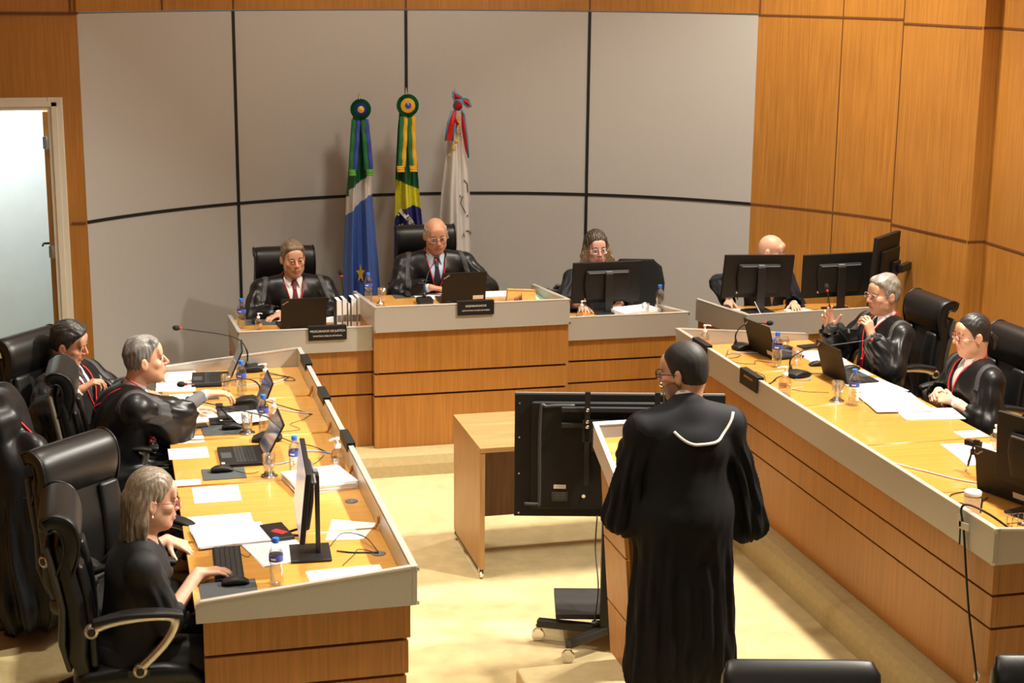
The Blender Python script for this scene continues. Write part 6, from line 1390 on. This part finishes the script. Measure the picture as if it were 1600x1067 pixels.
        # shoulder bands
        if dress == 'toga':
            for s, sg in (('R', 1), ('L', -1)):
                S = A[s][0]; q = SD(r_.lo, r_.lo+.05, r_.h); q.ax = r_.ax; q.a = base_a - np.float32(.006); X, Y, Z = q.full()
                nrm = unit(V3(sg*1.0, 0, .25)); pl = (X-S[0])*nrm[0]+(Y-S[1])*nrm[1]+(Z-S[2])*nrm[2]; up = (Y-S[1])*sdir[1]+(Z-S[2])*sdir[2]
                q.a = np.maximum(np.maximum(q.a, (np.abs(pl+.012)-.020).astype(np.float32)), np.maximum(-.06-up, up-.14).astype(np.float32)); q.mesh('shoulder_band', 'band', o)
            # shirt, collar, tie
            q = SD(N_-.34, N_+.16, .005); torso(q, .008, k=.06); d = wedge(q, .080, .012, -.03); q.a = np.maximum(q.a, d)
            q.cap(N_+sdir*.0, N_+sdir*.045+nd*.0, .066, .060, .004, flat=None); q.cap(N_-sdir*.05, N_+sdir*.12, .0, .0, .001)
            q.cap(N_-sdir*.02+fdir*.01, N_+sdir*.10+fdir*.018, .052, .050, .004, sub=True) if False else None
            so = q.mesh('shirt', shirt, o); ts = bvh(so)
            if tie:
                T0 = [onto(ts, N_ + sdir*u_, .006) for u_ in (-.005, -.03, -.06, -.12, -.18, -.24, -.28)]
                k_ = MB(); k_.sweep(T0[:3], [.030, .040, .026], [.016, .022, .014], n=14, side=(1, 0, 0)); k_.sweep(T0[2:], [.028, .045, .058, .064, .066], .006, n=12, side=(1, 0, 0)); k_.build('tie', tie, o, smooth=True)
            # turned collar points
            for sg in (-1, 1):
                c_ = MB(); a0 = onto(ts, N_ + sdir*.012 + V3(sg*.014, 0, 0), .010); a1 = onto(ts, N_ + sdir*.018 + V3(sg*.052, 0, 0), .008); a2 = onto(ts, N_ - sdir*.045 + V3(sg*.040, 0, 0), .010); a3 = onto(ts, N_ - sdir*.018 + V3(sg*.060, 0, 0), .006)
                c_.prism([a0, a1, a3, a2], (0, 0, 0), tuple(fdir*.004)); c_.build('collar_point', shirt, o)
            if cord:
                wv = lambda u_: .072*(1+u_/Vd)+.004
                for sg in (-1, 1):
                    Pp = [Vector(N_ - fdir*.062 + sdir*.035 + V3(sg*.004, 0, 0)), Vector(N_ - fdir*.04 + sdir*.033 + V3(sg*.058, 0, 0)), Vector(N_ + sdir*.022 + V3(sg*.081, 0, 0))]
                    Pp += [onto(tr, N_ + sdir*u_ + V3(sg*wv(u_), 0, 0), .004) for u_ in (-.02, -.07, -.13, -.19, -.245)] + [onto(tr, N_ + sdir*u_ + V3(sg*.009, 0, 0), .005) for u_ in (-.275, -.32, -.37)]
                    c_ = MB(); c_.tube(bez(Pp, 40), .0042, 8); c_.build('cord', 'cord_red', o, smooth=True)
                kn = onto(tr, N_ - sdir*.28, .008); c_ = MB(); c_.lathe([(.001, -.012), (.010, -.006), (.011, .003), (.001, .012)], tuple(kn), 10); c_.build('cord_knot', 'cord_red', o, smooth=True)
        return dict(o=o, tr=tr, N=N_, s=sdir, f=fdir, hl=hl, A=A, org=org, Rz=Rz, P=P)
    if dress in ('blouse', 'jacket'):
        r_ = SD(lo-.06, hi+.06, .006); torso(r_, .016, k=.05)
        for s in 'RL':
            S, E, W, fd, pn, a = A[s]; fw_ = unit(W-E); Ln = np.linalg.norm(W-E); C_ = E + fw_*Ln*a.get('slv', .30)
            r_.cap(S, E, .064, .068, .03, fold=(6, .004, seed)); r_.cap(E, C_, .068, .066, .02, fold=(6, .005, seed))
        X, Y, Z = r_.full(); fo_ = .5*np.sin(38*X+14*Y+3*np.sin(9*Z+2*X)+seed)+.5*np.sin(24*X-30*Y+8*Z+2.5*np.sin(7*Z+seed)); r_.a += (.005*fo_).astype(np.float32)
        r_.cap(N_, Hc+Rh @ V3(0, -.02, 0), .064, .09, .015, sub=True); d = wedge(r_, .066, 0, .0); r_.a = np.maximum(r_.a, -d)
        for s in 'RL':
            S, E, W, fd, pn, a = A[s]; fw_ = unit(W-E); Ln = np.linalg.norm(W-E); C_ = E + fw_*Ln*a.get('slv', .30); r_.cap(C_-fw_*.03, W, .050, .06, .008, sub=True)
            pl = ((X-C_[0])*fw_[0]+(Y-C_[1])*fw_[1]+(Z-C_[2])*fw_[2]); near = (((X-C_[0])**2+(Y-C_[1])**2+(Z-C_[2])**2) < .022); r_.a = np.where(near, np.maximum(r_.a, (pl-.045).astype(np.float32)), r_.a)
        pl = P[2]-.10; r_.a = np.maximum(r_.a, (pl-Z).astype(np.float32)); ro = r_.mesh('blouse' if dress == 'blouse' else 'jacket', 'blouse' if dress == 'blouse' else suit, o)
        r_ = SD(lo-.04, hi+.04, .008)
        for s, sg in (('R', 1), ('L', -1)):
            r_.cap(P+V3(sg*.08, .0, -.02), knee[s], .110, .078, .05, fold=(5, .004, seed)); r_.cap(knee[s], foot[s]+V3(0, 0, .03), .075, .065, .03, fold=(5, .005, seed))
        r_.ell(P, (.175*g, .13*g, .13), None, .05); r_.a = np.maximum(r_.a, (r_.full()[2]-P[2]-.06).astype(np.float32)); r_.mesh('trousers', 'blouse', o)
        for s in 'RL':
            r_ = SD(foot[s]-.2, foot[s]+.24, .006); r_.cap(foot[s]+V3(0, -.03, -.015), foot[s]+V3(0, .16, -.03), .044, .038, .02); r_.mesh('shoe', 'black', o)
        return dict(o=o, tr=bvh(ro), N=N_, s=sdir, f=fdir, hl=hl, A=A, org=org, Rz=Rz, P=P)

FAR = .0048
# 1 prosecutor
person('person in shiny black robe, dark red tie and brown hair, sitting beside the white books', (1.34, 12.08, 1.175), 184, lean=10, hp=(4, 6, 3), girth=1.2, wide=1.32, jaw=1.1, skin=(.60, .32, .20), hair='full', hairc=((.10, .065, .04), (.24, .17, .11)), brow=(.14, .09, .06),
       arms={'R': dict(w=(1.22, 11.86, .80), dir=(-.7, -.5, -.1), drop=.18, slv=.7, pole=(.8, -.2, -.6)), 'L': dict(w=(1.46, 11.86, .80), dir=(.2, -.9, -.1), drop=.18, slv=.7, pole=(-.8, -.2, -.6))}, tie='tie_red', suit='suit_navy', vox=FAR, seed=2)
# 2 presiding judge
person('person in shiny black robe with bald crown and glasses, presiding from the raised central bench', (2.43, 12.02, 1.33), 180, floor=.0, lean=16, hp=(0, 12, 4), girth=1.3, wide=1.3, skin=(.54, .28, .17), hair='fringe', hairc=((.26, .25, .23), (.52, .50, .46)), brow=(.12, .10, .09),
       arms={'R': dict(w=(2.34, 11.78, .97), dir=(.9, -.3, -.1), drop=.16, slv=.72, pole=(.9, -.2, -.6)), 'L': dict(w=(2.62, 11.80, .96), dir=(-.5, -.8, -.05), drop=.16, slv=.75, pole=(-.9, -.2, -.6))}, shirt='shirt_blue', tie='tie_dark', suit='suit_grey', glasses='frame_silver', vox=FAR, seed=5, jaw=1.1)
# 3 secretary
person('person with wavy blonde-tipped hair and clear glasses in black clothes behind a monitor', (3.72, 12.03, 1.18), 186, lean=6, hp=(-6, 2, 2), girth=.95, wide=1.0, skin=(.70, .40, .29), hair='wavy', hairc=((.06, .04, .026), (.52, .37, .19)), brow=(.05, .03, .02), dress='blouse',
       arms={'R': dict(w=(3.50, 11.66, .81), dir=(-.15, -1, -.1), slv=.7), 'L': dict(w=(3.80, 11.66, .80), dir=(-.5, -.8, -.1), slv=.7)}, glasses='frame_silver', earring='pearl', vox=FAR, seed=7, jaw=.98, hs=1.10, lips=(.52, .16, .14))
# 4 bald man
person('bald person in dark clothes working behind the two corner monitors', (5.02, 11.60, 1.185), 190, lean=8, hp=(42, 10, 0), skin=(.60, .33, .21), dress='jacket', suit='suit_black',
       arms={'R': dict(w=(4.70, 11.62, .80), dir=(-.5, -.9, -.1), slv=.95, curl=(25, 25, 20)), 'L': dict(w=(5.15, 11.42, .80), dir=(-.2, -1, -.05), slv=.95)}, vox=FAR, seed=9, brow=(.10, .06, .04), jaw=1.08)
# 5 judge raising hands
person('person with grey hair and glasses in shiny black robe, both hands raised', (5.06, 9.76, 1.205), 94, lean=2, hp=(2, 2, -2), girth=1.15, wide=1.2, skin=(.60, .33, .21), hair='full', hairc=((.15, .13, .11), (.34, .31, .27)), brow=(.15, .12, .10), jaw=1.06,
       arms={'R': dict(w=(4.78, 9.98, .93), dir=(-.25, -.05, .95), palm=(-.35, -.9, .1), curl=((10, 25, 20), (18, 30, 25), (26, 34, 28), (30, 36, 30)), drop=.10, slv=.86, pole=(.5, -.2, -.8), thumb=(.6, .75, .3), hs=1.08),
             'L': dict(w=(4.88, 9.55, .965), dir=(-.15, .28, .90), palm=(-.30, .85, -.2), curl=((30, 40, 25), (40, 45, 30), (45, 48, 30), (50, 50, 30)), drop=.14, slv=.74, pole=(-.5, -.2, -.85), thumb=(.7, .5, .6), hs=1.08)}, tie='tie_dark', glasses='frame_silver', vox=.0042, seed=11, suit='suit_black')
# 6 woman in robe
person('person with dark tied-back hair and red glasses in shiny black robe, hands folded', (5.075, 8.61, 1.18), 86, lean=3, hp=(-4, 5, 0), girth=1.2, wide=1.18, skin=(.66, .38, .25), hair='tied', hairc=((.008, .007, .006), (.035, .032, .03)), brow=(.05, .03, .02),
       arms={'R': dict(w=(4.94, 8.74, .80), dir=(-.7, -.6, -.05), palm=(.3, -.6, -.7), curl=(35, 40, 25), drop=.10, slv=.75), 'L': dict(w=(4.92, 8.52, .80), dir=(-.5, .8, .0), palm=(.6, .3, -.6), curl=(40, 40, 25), drop=.22, flare=.05, slv=.40, pole=(-.8, -.5, -.5))}, tie=None, shirt='shirt', suit='skin_plain', glasses='frame_red', earring='green_gem', vox=.0042, seed=13, jaw=1.02, hs=1.08)
# 7 reclining judge
person('person with dark slicked hair in black robe, leaning back with lowered eyes, farthest left', (-.27, 9.80, 1.12), -122, lean=-4, hp=(18, 18, 14), girth=1.2, wide=1.25, skin=(.56, .27, .16), hair='full', hairc=((.008, .007, .007), (.05, .045, .04)), brow=(.03, .02, .02), jaw=1.12,
       arms={'R': dict(w=(-.20, 9.38, .93), dir=(.45, .10, .25), palm=(0, 0, -1), curl=(35, 40, 20), drop=.10, slv=.60, pole=(.8, -.2, -.6)), 'L': dict(w=(.10, 9.75, .80), dir=(1, 0, 0), drop=.12, slv=.7)}, shirt='shirt', tie='tie_dark', suit='suit_blue', vox=.0042, seed=15, hairline=.006)
# 8 gesturing judge
person('person with short grey hair in black robe, speaking, one arm stretched over the bench', (.155, 8.86, 1.215), -84, lean=22, hp=(-4, -6, 2), girth=1.2, wide=1.12, skin=(.60, .32, .20), hair='short', hairc=((.08, .072, .068), (.30, .285, .27)), brow=(.06, .05, .04), jaw=1.08,
       arms={'R': dict(w=(.49, 8.97, .975), dir=(.90, .38, -.10), palm=(.1, .1, -1), curl=((14, 20, 12), (16, 24, 16), (20, 26, 18), (24, 30, 20)), drop=.16, slv=.42, pole=(.25, -.3, -.95), hs=1.12), 'L': dict(w=(.40, 9.30, .80), dir=(1, .2, 0), drop=.08, slv=.6)}, shirt='shirt_pink', tie='tie_dark', suit='suit_grey', mouth=.8, vox=.0036, seed=17)
# 9 typing woman
person('person with shoulder-length grey blonde hair and glasses in black blouse, typing', (.12, 6.60, 1.155), -88, lean=10, hp=(4, 6, 0), girth=1.08, wide=1.12, skin=(.62, .35, .24), hair='long', hairc=((.06, .043, .03), (.34, .27, .19)), brow=(.10, .07, .05), dress='blouse',
       arms={'R': dict(w=(.30, 6.62, .805), dir=(.97, .22, -.04), palm=(0, 0, -1), curl=(14, 22, 16), slv=.14, pole=(.5, -.4, -.8), hs=1.0), 'L': dict(w=(.19, 7.08, .80), dir=(.80, -.50, -.18), palm=(.1, 0, -1), curl=((10, 16, 10), (20, 26, 16), (40, 44, 25), (48, 46, 25)), slv=.25, pole=(-.6, -.3, -.7), hs=1.0)}, glasses='frame_red', earring='pearl', vox=.0034, seed=19, jaw=.98, hs=1.08, lips=(.50, .15, .13))
# 10 lawyer
L10 = person('person with short black hair and dark glasses standing at the lectern in a long robe', (2.43, 6.50, 1.605), 2, floor=0., lean=3, hp=(44, 6, 0), girth=1.10, wide=1.10, skin=(.56, .29, .18), hair='crop', hairc=((.006, .005, .005), (.02, .017, .015)), brow=(.015, .01, .01), dress='gown', robe_mat='robe_matt', stand=True, suit='suit_black', beard=(.03, .02, .016),
       arms={'R': dict(w=(2.74, 6.86, 1.02), dir=(-.5, .8, 0), bell=(.135, .02, -.50, .086), slv=.2, pole=(.5, -.2, -.7)), 'L': dict(w=(2.34, 6.90, 1.03), dir=(.3, .9, 0), bell=(-.07, .05, -.42, .090), slv=.4, pole=(-.6, -.2, -.6))}, glasses='frame_black', vox=.0036, seed=23, hs=1.1)
# suit shoulders above the robe, collar and the pale cord
o = L10['o']; N_ = L10['N']; tr = L10['tr']
q = SD((-.26, -.2, N_[2]-.25), (.26, .2, N_[2]+.12), .005); q.ell(N_-V3(0, .0, .13), (.205, .142, .13), None, .05)
for s in 'RL': S = L10['A'][s][0]; q.cap(N_-V3(0, .01, .015), S+V3(0, -.005, -.005), .072, .076, .05)
q.cap(N_-V3(0, .012, .03), N_+V3(0, -.004, .035), .078, .068, .02); q.cap(N_+V3(0, .01, .02), N_+V3(0, .02, .14), .056, .056, .006, sub=True)
X, Y, Z = q.full(); q.a = np.maximum(q.a, ((N_[2]-.20+0*X) - Z).astype(np.float32)); q.mesh('jacket', 'suit_black', o)
q = SD(N_-.14, N_+.16, .004); q.cap(N_+V3(0, -.002, .02), N_+V3(0, .006, .062), .066, .061, .004); q.cap(N_+V3(0, .012, .05), N_+V3(0, .02, .12), .054, .056, .004, sub=True); q.mesh('shirt_collar', 'shirt_pink', o)
trj = BVHTree.FromPolygons([v.co.copy() for c in o.children if c.name.startswith(('jacket',)) and 'sleeve' not in c.name for v in c.data.vertices], [tuple(p.vertices) for c in o.children if c.name.startswith('jacket') and 'sleeve' not in c.name for p in c.data.polygons])
Pc = []
for k in range(25):
    x = -.10+.31*k/24; zt = N_[2]-.122+.22*min(1, max(0, (abs(x-.03)-.03)/.19))**2.2
    hs_ = [t.ray_cast(Vector((x, -1, zt)), Vector((0, 1, 0)), 2.0)[0] for t in (trj, tr)]; hs_ = [h for h in hs_ if h]
    if hs_: p = min(hs_, key=lambda h: h.y); Pc.append(p + Vector((0, -.006, 0)))
c_ = MB(); c_.tube(Pc, .0065, 8); c_.build('pale_cord', 'cord_white', o, smooth=True)
# watch and bracelet as parts are on the wrists of their wearers
# robe hanging over the chair at the left edge
q = SD((-1.0, 7.66, .02), (-.10, 8.75, 1.42), .009)
q.cap((-.66, 8.03, 1.15), (-.66, 8.42, 1.15), .10, .10, .05); q.ell((-.64, 8.20, .85), (.16, .30, .38), None, .08)
q.cap((-.60, 8.05, .9), (-.56, 7.98, .24), .15, .20, .08, fold=(11, .014, 2)); q.cap((-.66, 8.35, .9), (-.60, 8.32, .24), .13, .17, .08, fold=(11, .014, 4)); q.cap((-.50, 8.0, 1.0), (-.40, 7.95, .55), .09, .11, .06, fold=(7, .008, 1))
X, Y, Z = q.full(); q.a += (.007*np.sin(34*X+20*Y+2*np.sin(6*Z))).astype(np.float32); q.a = np.maximum(q.a, (.10-Z).astype(np.float32))
root = thing('robe', 'black robe with red cord hanging over the chair at the left edge', 'robe', (.08, .05, -.03)); ro = q.mesh('cloth', 'satin', root)
trb = BVHTree.FromPolygons([v.co.copy() for v in ro.data.vertices], [tuple(p.vertices) for p in ro.data.polygons])
c_ = MB(); c_.tube([n[0]+n[1]*.006 for n in (trb.find_nearest(p) for p in bez([(-.50, 8.26, 1.10), (-.52, 8.22, 1.20), (-.54, 8.12, 1.24), (-.50, 8.02, 1.20), (-.47, 7.98, 1.12)], 24))], .006, 8); c_.build('cord', 'cord_red', root, smooth=True)
